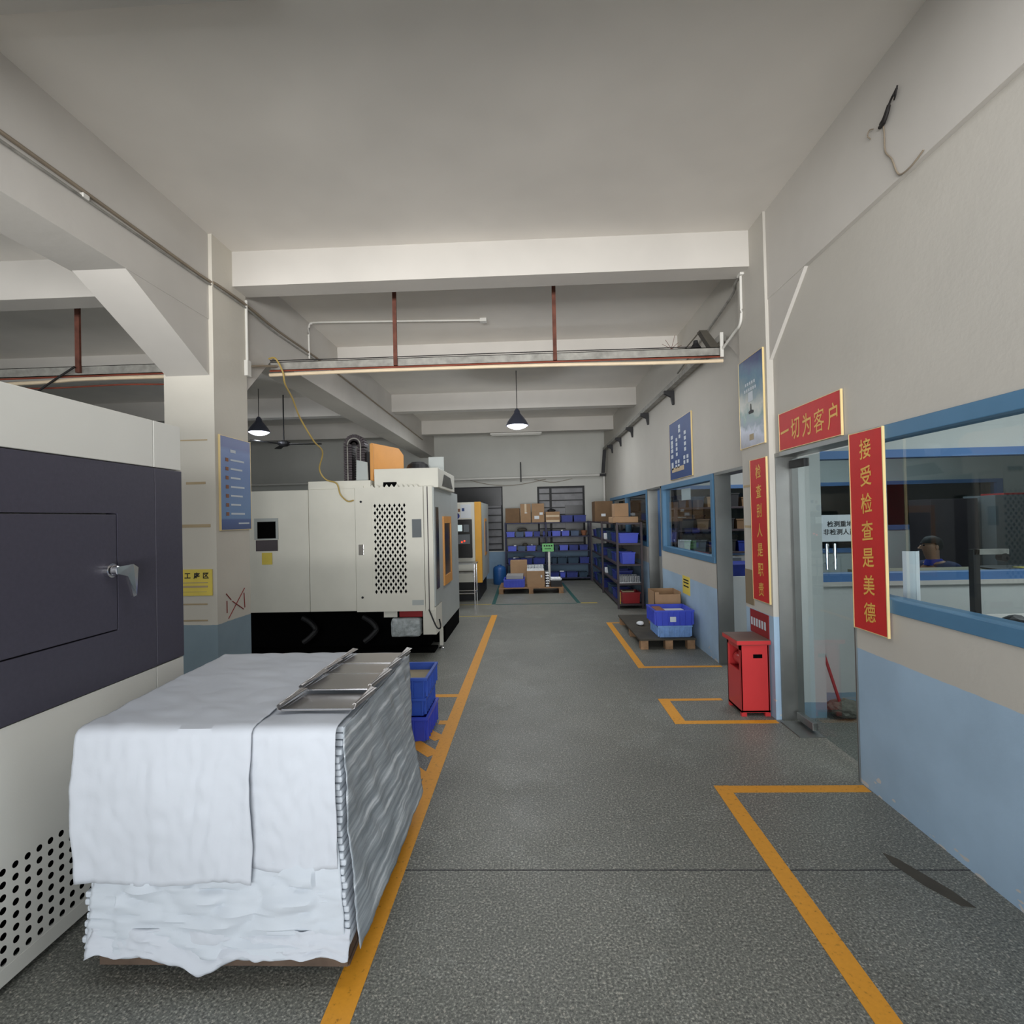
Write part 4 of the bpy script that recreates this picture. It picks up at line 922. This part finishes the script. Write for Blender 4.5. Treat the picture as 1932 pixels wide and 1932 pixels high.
tag(obj('marker_cross', b, 'red_ink'), 'red marker cross drawn on the left pillar', 'drawing')
t = thing('paper_notice', 'white paper notice with black characters on the inner glass partition', 'notice', (2.47, 4.46, 1.35))
obj('paper', bx(BM(), 2.365, 2.66, 4.458, 4.461, 1.345, 1.565), 'paper', t)
letters([text('检测重地', .052, lambda p: (2.535+p[0], 4.457, 1.49+p[1]), None, bold=.02), text('非检测人员', .052, lambda p: (2.53+p[0], 4.457, 1.425+p[1]), None, bold=.02)], 'lettering', 'ink', t)
for k, x in enumerate((2.41, 2.475)):
    t = thing('door_pull', 'upright chrome pull handle on the inner glass partition, %s of the pair' % ('left', 'right')[k], 'handle', (x, 4.44, 1.1))
    obj('bar', rod(BM(), (x, 4.43, 1.12), (x, 4.43, 1.33), .012, 12), 'chrome', t)
    b = BM(); rod(b, (x, 4.43, 1.17), (x, 4.464, 1.17), .007); rod(b, (x, 4.43, 1.28), (x, 4.464, 1.28), .007); obj('mount', b, 'chrome', t)

# ================================================================== OVERHEAD
def channel_beam(name, label, x0, x1, y, z0, z1):
    b = BM(); bx(b, x0, x1, y, y+.006, z0, z1); bx(b, x0, x1, y, y+.05, z1-.006, z1); bx(b, x0, x1, y, y+.05, z0, z0+.006)
    return tag(obj(name, b, 'galv'), label, 'steel beam')
channel_beam('channel_beam', 'long galvanised steel channel hung across the aisle', -2.50, 1.85, 5.05, 3.085, 3.165)
channel_beam('channel_beam', 'galvanised steel channel hung across the left bay', -8.9, -2.95, 5.05, 3.10, 3.19)
for k, x in enumerate((-1.27, .26)):
    b = BM(); bx(b, x-.018, x+.018, 5.025, 5.045, 3.09, 3.93); bx(b, x-.05, x+.05, 5.0, 5.07, 3.93, 3.939); tag(obj('hanger_bar', b, 'rust'), 'rusty flat hanger holding the aisle channel, %s' % ('left one', 'right one')[k], 'hanger')
b = BM(); bx(b, -4.435, -4.39, 5.02, 5.045, 3.12, 3.93); bx(b, -4.47, -4.35, 5.0, 5.07, 3.93, 3.939); tag(obj('hanger_bar', b, 'rust'), 'rusty hanger holding the channel of the left bay', 'hanger')
cable('water_pipe', 'cream pipe running below the aisle channel', [(-2.50, 5.03, 3.035), (-1.5, 5.03, 3.045), (0, 5.03, 3.045), (1.2, 5.03, 3.03), (1.83, 5.03, 3.03)], .017, 'pipe', 'pipe')
cable('thin_pipe', 'thin rust-red pipe between the channel and the cream pipe', [(-2.50, 5.035, 3.074), (-1.0, 5.035, 3.075), (.5, 5.035, 3.075), (1.84, 5.035, 3.07)], .008, 'pipe_red', 'pipe')
cable('water_pipe', 'cream pipe running below the left bay channel', [(-8.8, 5.03, 3.02), (-5.2, 5.03, 3.03), (-4.3, 5.03, 3.055), (-2.95, 5.03, 3.05)], .018, 'pipe', 'pipe')
cable('thin_pipe', 'thin rust-red pipe below the left bay channel', [(-8.8, 5.035, 3.06), (-4.4, 5.035, 3.085), (-2.95, 5.035, 3.083)], .009, 'pipe_red', 'pipe')
cable('black_cable', 'sagging dark cable under the left bay pipes', [(-6.0, 5.07, 3.05), (-4.9, 5.07, 2.99), (-4.0, 5.07, 3.0), (-3.4, 5.07, 2.99), (-2.95, 5.07, 3.04)], .008, 'pipe_red')
cable('black_cable', 'black cable slanting down from the left bay hanger', [(-4.42, 5.0, 3.17), (-4.75, 5.0, 2.97), (-5.0, 5.0, 2.78), (-5.4, 5.0, 2.5)], .010, 'cable_dark')
cable('black_cable', 'thin wire lying along the top of the aisle channel', [(-2.50, 5.04, 3.178), (-1.6, 5.04, 3.173), (.0, 5.04, 3.176), (1.2, 5.04, 3.172), (1.6, 5.04, 3.172)], .005, 'cable_dark')
# conduits
cable('conduit', 'white conduit running across the ceiling of the second bay', [(-2.535, 6.05, 3.50), (-2.535, 6.05, 3.86), (-2.50, 6.06, 3.915), (-2.42, 6.06, 3.925), (-1.5, 6.11, 3.925), (-.55, 6.17, 3.925)], .011, 'pvc', 'conduit', 4)
tagbox('junction_box', 'white junction box on the ceiling of the second bay', 'junction box', 'pvc', -.55, -.47, 6.13, 6.21, 3.90, 3.939, bev=.005)
tagbox('junction_box', 'white junction box at the top of the right pillar', 'junction box', 'pvc', 1.815, 1.849, 4.54, 4.62, 3.62, 3.70, bev=.004)
cable('conduit', 'white conduit bending down the right pillar to the channel', [(1.835, 4.58, 3.63), (1.835, 4.585, 3.45), (1.835, 4.59, 3.28), (1.835, 4.64, 3.215), (1.835, 4.74, 3.20), (1.82, 5.03, 3.13)], .012, 'pvc', 'conduit', 5)
cable('conduit', 'grey conduit slanting from the right pillar box along the beam', [(1.84, 4.62, 3.63), (1.85, 4.75, 3.625), (1.90, 5.0, 3.60), (1.93, 6.2, 3.50), (1.93, 6.9, 3.42)], .012, 'galv', 'conduit', 5)
tagbox('end_strip', 'short white upright strip at the right end of the aisle channel', 'strip', 'pvc', 1.80, 1.83, 5.0, 5.02, 3.06, 3.29, bev=.002)
t = thing('bell_bracket', 'dark triangular bracket with a bell at the right end of the aisle channel', 'bell', (1.62, 5.1, 3.17))
b = BM(); prism(b, [(1.63, 5.06, 3.335), (1.70, 5.06, 3.335), (1.82, 5.06, 3.17), (1.73, 5.06, 3.17)], (0, .08, 0)); rod(b, (1.64, 5.08, 3.33), (1.50, 5.08, 3.17), .006); obj('bracket', b, 'ply', t)
b = BM(); lathe(b, (1.60, 5.09, 3.166), [(.055, 0), (.045, .02), (.025, .05), (.02, .08), (0, .085)], 16); obj('bell', b, 'dark_metal', t)
b = BM()
for (dx, dz) in ((.03, .12), (-.06, .08), (.09, .02), (-.09, .04), (.06, .05)): rod(b, (1.36, 5.05, 3.165), (1.36+dx, 5.03, 3.165+dz), .002, 5)
tag(obj('wire_ends', b, 'rust'), 'frayed wire ends sticking up from the aisle channel', 'wire')
# cables along the left beam
cable('beam_cable', 'upper brown cable along the left ceiling beam', [(-2.545, .6, 3.50), (-2.54, 2.4, 3.535), (-2.54, 4.0, 3.55), (-2.51, 4.2, 3.55), (-2.51, 4.7, 3.56), (-2.54, 5.3, 3.56), (-2.54, 6.6, 3.58), (-2.54, 9.0, 3.55), (-2.54, 12.5, 3.5)], .011, 'cable_grey', n=4)
cable('beam_cable', 'lower grey cable along the left ceiling beam', [(-2.545, .6, 3.45), (-2.54, 2.4, 3.49), (-2.54, 4.0, 3.525), (-2.51, 4.2, 3.525), (-2.51, 4.7, 3.53), (-2.54, 5.3, 3.52), (-2.54, 6.6, 3.55)], .008, 'galv', n=4)
tagbox('cable_clip', 'white clip holding the cables on the left beam', 'clip', 'pvc', -2.55, -2.525, 2.93, 2.975, 3.50, 3.525, bev=.003)
cable('conduit', 'thin white conduit down the back edge of the left pillar', [(-2.51, 4.64, 3.60), (-2.51, 4.64, 3.0)], .012, 'pvc', 'conduit', 2, False)
tagbox('junction_box', 'small white box on the back edge of the left pillar', 'junction box', 'pvc', -2.525, -2.49, 4.61, 4.675, 2.92, 3.06, bev=.003)
cable('beam_cable', 'short grey cable from the pillar box to the aisle channel', [(-2.50, 4.68, 3.02), (-2.47, 4.85, 3.07), (-2.43, 5.04, 3.12)], .011, 'cable_grey')
cable('air_hose', 'yellow air hose hanging from the channel to the cream machine', [(-2.50, 5.02, 3.19), (-2.42, 4.99, 3.18), (-2.35, 4.985, 3.05), (-2.36, 5.05, 2.95), (-2.40, 5.3, 2.86), (-2.44, 5.55, 2.72), (-2.38, 5.75, 2.5), (-2.36, 5.95, 2.4), (-2.46, 6.1, 2.22), (-2.40, 6.13, 2.10), (-2.28, 6.15, 2.05), (-2.24, 6.16, 1.92), (-2.16, 6.17, 1.84), (-2.09, 6.18, 1.85)], .0085, 'hose', 'hose')
# right wall rail with brackets
b = BM(); bx(b, 1.86, 1.93, 5.2, 13.6, 3.27, 3.33); tag(obj('wall_rail', b, 'galv'), 'long grey rail fixed high along the right wall', 'rail')
for k, y in enumerate((7.2, 8.75, 10.1, 11.4, 12.6)):
    b = BM(); prism(b, [(1.83, y, 3.268), (1.962, y, 3.268), (1.962, y, 3.08), (1.94, y, 3.08), (1.92, y, 3.18), (1.83, y, 3.23)], (0, .05, 0))
    tag(obj('rail_bracket', b, 'dark_metal'), 'dark bracket under the wall rail, %s from the camera' % ('nearest', 'second', 'third', 'fourth', 'farthest')[k], 'bracket', 'wall rail brackets')
b = BM(); prism(b, [(1.86, 13.5, 3.28), (1.94, 13.5, 3.28), (1.90, 13.6, 2.70), (1.82, 13.6, 2.70)], (0, .08, 0)); tag(obj('cable_duct', b, 'dark_metal'), 'dark sloping duct in the upper right corner of the end wall', 'duct')
cable('wall_pipe', 'pale horizontal pipe across the end wall above the windows', [(-8.0, 13.88, 2.63), (-2.1, 13.88, 2.64), (1.88, 13.88, 2.67)], .032, 'pvc', 'pipe', 2, False, 10)
cable('wall_pipe', 'pale vertical pipe in the right corner of the end wall', [(1.92, 13.92, .01), (1.92, 13.92, 2.63)], .03, 'pvc', 'pipe', 2, False, 10)
tagbox('pipe_joint', 'black joint where the two end wall pipes meet', 'pipe joint', 'dark_metal', 1.80, 1.955, 13.82, 13.95, 2.635, 2.70)
tagbox('black_bar', 'black upright bar crossing the end wall pipe', 'bar', 'black', -.265, -.235, 13.80, 13.83, 2.53, 3.05)
cable('loose_wire', 'loose wire drooping below the end wall pipe', [(-1.6, 14.0, 2.62), (-1.2, 14.0, 2.52), (-.7, 14.0, 2.46), (-.2, 14.0, 2.49), (.4, 14.0, 2.6)], .006, 'cable_grey')
cable('loose_wire', 'second loose wire under the pipe above the right end window', [(.1, 14.02, 2.6), (.6, 14.02, 2.52), (1.1, 14.02, 2.6)], .006, 'cable_grey')
b = BM(); bx(b, -.93, .29, 12.50, 12.54, 3.58, 3.615); rod(b, (-.9, 12.52, 3.565), (.26, 12.52, 3.565), .013, 10)
tag(obj('fluorescent_fitting', b, 'pvc'), 'unlit fluorescent fitting under the farthest ceiling beam', 'light fitting')
# hanging wires, upper right
t = thing('hanging_wires', 'torn wires hanging from a hole in the right ceiling beam', 'wires', (1.87, 2.75, 3.5))
b = BM(); tube(b, [(1.862, 2.80, 3.60), (1.855, 2.77, 3.61), (1.858, 2.715, 3.665), (1.855, 2.68, 3.675)], .005); tube(b, [(1.86, 2.80, 3.60), (1.85, 2.76, 3.60), (1.85, 2.72, 3.64)], .009); tube(b, [(1.86, 2.81, 3.59), (1.852, 2.765, 3.585), (1.852, 2.735, 3.62), (1.855, 2.73, 3.645)], .009); tube(b, [(1.862, 2.70, 3.65), (1.852, 2.675, 3.655), (1.852, 2.66, 3.69)], .004); tube(b, [(1.862, 2.68, 3.69), (1.85, 2.69, 3.66)], .006); obj('dark_wire', b, 'cable_dark', t)
b = BM(); tube(b, [(1.86, 2.86, 3.62), (1.855, 2.885, 3.63), (1.855, 2.90, 3.61), (1.86, 2.885, 3.585)], .003); tube(b, [(1.865, 2.79, 3.59), (1.862, 2.78, 3.53), (1.862, 2.775, 3.44), (1.862, 2.73, 3.37), (1.862, 2.695, 3.28), (1.862, 2.66, 3.25), (1.862, 2.59, 3.248), (1.864, 2.52, 3.27)], .004); obj('beige_wire', b, 'cable_grey', t)
# pendant lamps and fan
def pendant(label, x, y, z, power):
    t = thing('pendant_lamp', label, 'lamp', (x, y, z), 'lit pendant lamps')
    b = BM(); lathe(b, (x, y, z), [(.178, 0), (.182, .004), (.15, .07), (.09, .15), (.05, .20), (.045, .235), (.02, .27), (.0, .275), (.0, .26), (.04, .22), (.08, .15), (.14, .07), (.17, .006)], 32); obj('shade', b, 'lamp_metal', t, True)
    obj('cord', rod(BM(), (x, y, z+.27), (x, y, 3.938), .006, 6), 'cable_dark', t)
    b = BM(); lathe(b, (x, y, z-.055), [(0, 0), (.06, .005), (.12, .025), (.165, .055), (.165, .062), (.05, .12), (.0, .14)], 24); obj('bulb', b, 'bulb', t, True)
    l = bpy.data.lights.new('lamp_light', 'POINT'); l.energy = power; l.shadow_soft_size = .1; l.color = (.88, .93, 1)
    o = bpy.data.objects.new('lamp_light', l); COL.objects.link(o); o.location = (x, y, z-.13)
pendant('lit cone-shaped pendant lamp hanging over the middle of the aisle', -.19, 8.4, 3.06, 22)
pendant('lit cone-shaped pendant lamp in the left bay beside the pillar', -4.68, 9.0, 3.18, 22)
t = thing('ceiling_fan', 'dark ceiling fan hanging in the left bay', 'fan', (-4.48, 9.5, 3.0))
obj('down_rod', rod(BM(), (-4.48, 9.5, 3.08), (-4.48, 9.5, 3.938), .012, 8), 'dark_metal', t)
b = BM(); lathe(b, (-4.48, 9.5, 2.99), [(0, 0), (.06, .01), (.11, .04), (.11, .08), (.05, .11), (0, .12)], 18); obj('motor_housing', b, 'dark_metal', t)
for k in range(3):
    a = R(5+120*k); c, s = math.cos(a), math.sin(a); P_ = [(.10, -.04), (.66, -.06), (.68, 0), (.66, .06), (.10, .04)]
    obj('blade', prism(BM(), [(-4.48+u*c-v*s, 9.5+u*s+v*c, 3.03) for u, v in P_], (0, 0, .008)), 'black', t)

# ================================================================== ROOMS BEHIND THE GLASS
t = thing('desk', 'inspection desk along the inside of the near window', 'desk', (2.5, 1.6, 0))
obj('desk_top', bx(BM(), 2.06, 2.75, .2, 2.9, 1.0, 1.035), 'plaster', t)
for x in (2.12, 2.7):
    for y in (.3, 2.8): obj('leg', bx(BM(), x-.03, x+.03, y-.03, y+.03, 0, 1.0), 'grey_cab', t)
t = thing('height_gauge', 'measuring stand with an upright post on the inspection desk', 'measuring stand', (2.10, 2.62, 1.036))
obj('foot', bx(BM(), 2.06, 2.17, 2.56, 2.68, 1.036, 1.056, .004), 'chrome', t); obj('post', bx(BM(), 2.095, 2.125, 2.60, 2.63, 1.056, 1.40), 'dark_metal', t)
obj('arm', bx(BM(), 2.10, 2.26, 2.60, 2.625, 1.375, 1.40), 'galv', t); obj('dial', rod(BM(), (2.24, 2.595, 1.36), (2.24, 2.63, 1.36), .02), 'black', t)
b = BM(); P_ = [Vector((2.02+.012*k, 2.975-.03*math.sin(k*.4), 0)) for k in range(8)]
for p, q in zip(P_, P_[1:]): b.faces.new([b.verts.new(v) for v in (p+Vector((0, 0, 1.037)), q+Vector((0, 0, 1.037)), q+Vector((0, -.0, 1.37)), p+Vector((0, 0, 1.37)))])
o = obj('paper_roll', b, 'paper'); s = o.modifiers.new('s', 'SOLIDIFY'); s.thickness = .003; tag(o, 'curled white sheet standing at the end of the inspection desk', 'paper')
lump('hand_tool', 'black hand tool lying beside the measuring stand', 2.25, 2.57, 1.06, .055, .04, .035, 'black', 'tool')
lump('hand_tool', 'small dark clamp lying on the inspection desk right of the hand tool', 2.26, 2.42, 1.05, .05, .03, .022, 'dark_metal', 'tool')
t = thing('folder_stand', 'dark red folder stand at the right edge of the inspection desk', 'folder', (2.28, 2.3, 1.036))
b = BM(); prism(b, [(2.22, 2.36, 1.037), (2.40, 2.36, 1.037), (2.32, 2.36, 1.16), (2.22, 2.36, 1.17)], (0, -.02, 0)); obj('cover', b, 'red_dark', t)
b = BM(); prism(b, [(2.24, 2.33, 1.06), (2.42, 2.30, 1.06), (2.42, 2.34, 1.17), (2.24, 2.36, 1.175)], (0, -.004, 0)); obj('sheet', b, 'paper', t)
tagbox('black_block', 'black block at the foot of the red folder stand', 'block', 'black', 2.18, 2.30, 2.22, 2.28, 1.037, 1.07)
# store room
t = thing('workbench', 'long tan workbench behind the inner partition', 'workbench', (4.6, 5.1, 0))
obj('bench_top', bx(BM(), 2.9, 6.2, 4.62, 5.0, 1.0, 1.06), 'desk', t)
for x in (3.0, 4.6, 6.1): obj('leg', bx(BM(), x-.04, x+.04, 4.66, 4.98, 0, 1.0), 'grey_cab', t)
tagbox('black_mat', 'black mat draped on the workbench', 'mat', 'black', 3.95, 5.2, 4.61, 4.95, 1.061, 1.075)
for k, x in enumerate((4.15, 4.42)): tagbox('yellow_slip', 'yellow slip on the black mat, %s' % ('left', 'right')[k], 'paper', 'yellow_paper', x, x+.13, 4.62, 4.75, 1.076, 1.08, bev=0)
tagbox('grey_cabinet', 'tall grey cabinet in the store room', 'cabinet', 'grey_cab', 5.85, 6.45, 6.9, 7.4, 0, 1.75)
tagbox('grey_cabinet', 'dark cabinet beside the tall grey cabinet', 'cabinet', 'rack_brown', 5.2, 5.8, 7.1, 7.5, 0, 1.72)
tagbox('red_edged_board', 'white board with a red edge on the tall grey cabinet', 'board', 'red_dark', 6.0, 6.7, 6.95, 7.3, 1.751, 1.775)
t = thing('low_cabinet', 'pale low cabinet with a dark slot seen through the second doorway', 'cabinet', (2.8, 6.9, 0))
obj('cabinet_body', bx(BM(), 2.42, 3.1, 6.6, 7.2, 0, .82, .005), 'room', t); obj('slot', bx(BM(), 2.62, 2.85, 6.595, 6.602, .50, .62), 'teal_dark', t)
tagbox('navy_box', 'navy blue box on the pale low cabinet', 'box', 'blue_dark', 2.36, 3.1, 6.62, 7.1, .821, .965)
def stock_rack(label, x0, x1, y, seed, pre):
    rnd = random.Random(seed); t = rack('storage_rack', label, x0, x1, y, y+.4, [(x0, y), (x1, y), (x0, y+.4), (x1, y+.4)], [.15, .6, 1.0, 1.35, 1.7], 'rack_brown', ((x0+x1)/2, y+.2, 0))
    for lv, z in enumerate((.6, 1.0, 1.35, 1.7)):
        x = x0+.05; k = 0
        while x < x1-.25 and k < 10:
            w_ = rnd.uniform(.15, .3); m = rnd.choice(['teal_dark', 'carton_dark', 'grey_cab', 'dark_metal', 'lime' if lv == 0 else 'aluminium', 'blue_dark', 'carton', 'paper'])
            nm = {'teal_dark': 'dark teal', 'carton_dark': 'brown', 'grey_cab': 'grey', 'dark_metal': 'black', 'lime': 'green', 'aluminium': 'silver', 'blue_dark': 'navy', 'carton': 'tan', 'paper': 'white'}[m]
            bn('%s container, %s, %s shelf of %s' % (nm, ORD[k].replace('the ', ''), ('lowest', 'second lowest', 'second', 'top')[lv], pre), x, x+w_*.9, y+.03, y+.35, z+.001, z+rnd.uniform(.1, .24), m, 'containers on the ' + pre)
            x += w_; k += 1
stock_rack('stock rack behind the far glass partition of the store room', 2.5, 4.9, 9.35, 5, 'far stock rack')
stock_rack('stock rack standing inside the wide window of the store room', 2.25, 3.6, 8.35, 11, 'wide window stock rack')
stock_rack('stock rack seen through the farthest window', 2.35, 4.4, 12.6, 21, 'end window stock rack')
tagbox('red_tray', 'long red tray standing inside the wide window', 'tray', 'red_dark', 2.15, 2.40, 7.26, 7.85, 1.0, 1.06)
b = BM(); bx(b, 2.14, 2.80, 7.22, 7.95, .94, .999); tag(obj('window_shelf', b, 'grey_cab'), 'grey shelf inside the wide window under the red tray', 'shelf')
for k, y in enumerate((7.25, 7.88)): tagbox('shelf_support', 'grey support under the shelf inside the wide window, %s' % ('near', 'far')[k], 'support', 'grey_cab', 2.2, 2.7, y, y+.04, 0, .939)
tagbox('white_card', 'white card stuck inside the wide window', 'card', 'paper', 2.0085, 2.011, 6.75, 7.15, 1.78, 1.93, bev=0)
# mop
t = thing('mop', 'mop with a red handle leaning behind the glass door', 'mop', (2.42, 4.3, 0))
obj('handle', rod(BM(), (2.26, 4.395, .72), (2.36, 4.22, .11), .011, 10), 'red_dark', t)
b = BM(); bmesh.ops.create_icosphere(b, subdivisions=3, radius=1)
for v in b.verts: n_ = 1+.22*nz(*(v.co*4)); v.co = Vector((2.40+v.co.x*.13*n_, 4.22+v.co.y*.12*n_, .065+v.co.z*.063*n_))
obj('mop_head', b, 'mop', t)

# person
def skin_mesh(name, verts, edges, m, parent, root=0, sub=2):
    me = bpy.data.meshes.new(name); me.from_pydata([v[0] for v in verts], edges, []); o = bpy.data.objects.new(name, me); COL.objects.link(o)
    o.modifiers.new('skin', 'SKIN'); sm = o.modifiers.new('sub', 'SUBSURF'); sm.levels = sub; sm.render_levels = sub
    for i, v in enumerate(verts):
        r_ = v[1] if isinstance(v[1], tuple) else (v[1], v[1]); me.skin_vertices[0].data[i].radius = r_; me.skin_vertices[0].data[i].use_root = (i == root)
    bpy.context.view_layer.update(); me2 = bpy.data.meshes.new_from_object(o.evaluated_get(bpy.context.evaluated_depsgraph_get()))
    bpy.data.objects.remove(o); me2.name = name; me2.materials.clear(); me2.materials.append(M[m])
    me2.polygons.foreach_set('use_smooth', [True]*len(me2.polygons))
    o = bpy.data.objects.new(name, me2); COL.objects.link(o)
    if parent: o.parent = parent; o.location = -Vector(parent.location)
    return o
PX, PY = 3.99, 5.36
def low(L): return [((p[0], p[1], p[2] if p[2] < .55 else .5+(p[2]-.5)*.97), r_) for p, r_ in L]
t = thing('person', 'person in a navy work jacket seated behind the inner partition facing left', 'person', (PX, PY, 0))
V = [((PX+.06, PY, .50), (.15, .13)), ((PX+.05, PY, .70), (.13, .15)), ((PX+.01, PY, .90), (.13, .17)), ((PX-.03, PY, 1.03), (.09, .12)), ((PX-.05, PY, 1.10), .052), ((PX-.07, PY, 1.17), .065), ((PX-.08, PY, 1.245), (.088, .076)), ((PX-.07, PY, 1.31), .062),
     ((PX-.02, PY-.19, 1.0), .058), ((PX-.12, PY-.24, .84), .046), ((PX-.34, PY-.18, .86), .036), ((PX-.42, PY-.16, .88), .026),
     ((PX-.02, PY+.19, 1.0), .058), ((PX-.12, PY+.24, .84), .046), ((PX-.34, PY+.18, .86), .036), ((PX-.42, PY+.16, .88), .026),
     ((PX-.10, PY-.10, .50), .09), ((PX-.42, PY-.10, .50), .065), ((PX-.42, PY-.10, .10), .042), ((PX-.56, PY-.10, .045), .04),
     ((PX-.10, PY+.10, .50), .09), ((PX-.42, PY+.10, .50), .065), ((PX-.42, PY+.10, .10), .042), ((PX-.56, PY+.10, .045), .04)]
E_ = [(0,1),(1,2),(2,3),(3,4),(4,5),(5,6),(6,7),(3,8),(8,9),(9,10),(10,11),(3,12),(12,13),(13,14),(14,15),(0,16),(16,17),(17,18),(18,19),(0,20),(20,21),(21,22),(22,23)]
for s_ in (-1, 1):
    w_i = 11 if s_ < 0 else 15; wx, wy, wz = V[w_i][0]
    for k in range(5):
        oy = (k-2)*.019; L_ = (.055, .075, .08, .074, .06)[k] if k else .05
        i0 = len(V); V.append(((wx-.04, wy+oy*.8, wz), .010)); V.append(((wx-.04-L_*.6, wy+oy*1.2+(s_*-.02 if k == 0 else 0), wz-.004), .009)); V.append(((wx-.04-L_, wy+oy*1.25+(s_*-.025 if k == 0 else 0), wz-.02), .008))
        E_ += [(w_i, i0), (i0, i0+1), (i0+1, i0+2)]
body = skin_mesh('body', low(V), E_, 'skin', t)
hd = Vector((PX-.08, PY, 1.222))
b = BM(); prism(b, [(hd.x-.085, hd.y, hd.z+.02), (hd.x-.112, hd.y, hd.z-.012), (hd.x-.08, hd.y, hd.z-.018)], (0, .016, 0)); 
for s_ in (-1, 1):
    bmesh.ops.create_uvsphere(b, u_segments=10, v_segments=6, radius=.016, matrix=Matrix.Translation((hd.x+.01, hd.y+s_*.078, hd.z)) @ Matrix.Diagonal((1, .5, 1.6, 1)))
obj('nose_and_ears', b, 'skin', t)
b = BM()
for s_ in (-1, 1): bmesh.ops.create_uvsphere(b, u_segments=8, v_segments=6, radius=.009, matrix=Matrix.Translation((hd.x-.083, hd.y+s_*.03, hd.z+.02)))
bx(b, hd.x-.088, hd.x-.083, hd.y-.02, hd.y+.02, hd.z-.045, hd.z-.04); obj('eyes_and_mouth', b, 'ink', t)
b = BM(); bmesh.ops.create_icosphere(b, subdivisions=3, radius=1)
for v in b.verts:
    c = v.co.copy(); n_ = 1+.08*nz(*(c*5)); z = max(c.z, -.75 if c.x > -.15 else .2); v.co = Vector((hd.x+.018+c.x*.094*n_, hd.y+c.y*.086*n_, hd.z+.025+z*.085*n_))
obj('hair', b, 'hair', t, True)
J = [((PX+.06, PY-.10, 1.03), (.07, .09)), ((PX+.06, PY+.10, 1.03), (.07, .09)), ((PX+.05, PY, .56), (.16, .15)), ((PX+.05, PY, .72), (.145, .165)), ((PX+.01, PY, .92), (.145, .185)), ((PX-.02, PY, 1.02), (.13, .17)), ((PX-.03, PY, 1.075), (.075, .08)),
     ((PX-.02, PY-.19, 1.01), .085), ((PX-.12, PY-.24, .84), .062), ((PX-.30, PY-.19, .86), .050), ((PX-.02, PY+.19, 1.01), .085), ((PX-.12, PY+.24, .84), .062), ((PX-.30, PY+.19, .86), .050)]
skin_mesh('jacket', low(J), [(0,5),(1,5)]+[(a+2, b+2) for a, b in [(0,1),(1,2),(2,3),(3,4),(3,5),(5,6),(6,7),(3,8),(8,9),(9,10)]], 'navy', t, 2)
b = BM(); lathe(b, (PX-.045, PY, 1.045), [(.085, 0), (.075, .045), (.062, .06), (.055, .05), (.06, .0)], 18); obj('collar', b, 'collar', t, True)
TR = [((PX+.06, PY, .50), (.165, .15)), ((PX-.10, PY-.10, .50), .10), ((PX-.42, PY-.10, .50), .078), ((PX-.42, PY-.10, .12), .06), ((PX-.10, PY+.10, .50), .10), ((PX-.42, PY+.10, .50), .078), ((PX-.42, PY+.10, .12), .06)]
skin_mesh('trousers', TR, [(0,1),(1,2),(2,3),(0,4),(4,5),(5,6)], 'navy', t)
t = thing('stool', 'round stool under the seated person', 'stool', (PX+.06, PY, 0))
b = BM(); lathe(b, (PX+.06, PY, 0), [(.16, 0), (.16, .02), (.03, .03), (.03, .30), (.16, .31), (.17, .335), (0, .34)], 20); obj('stool_body', b, 'dark_metal', t)
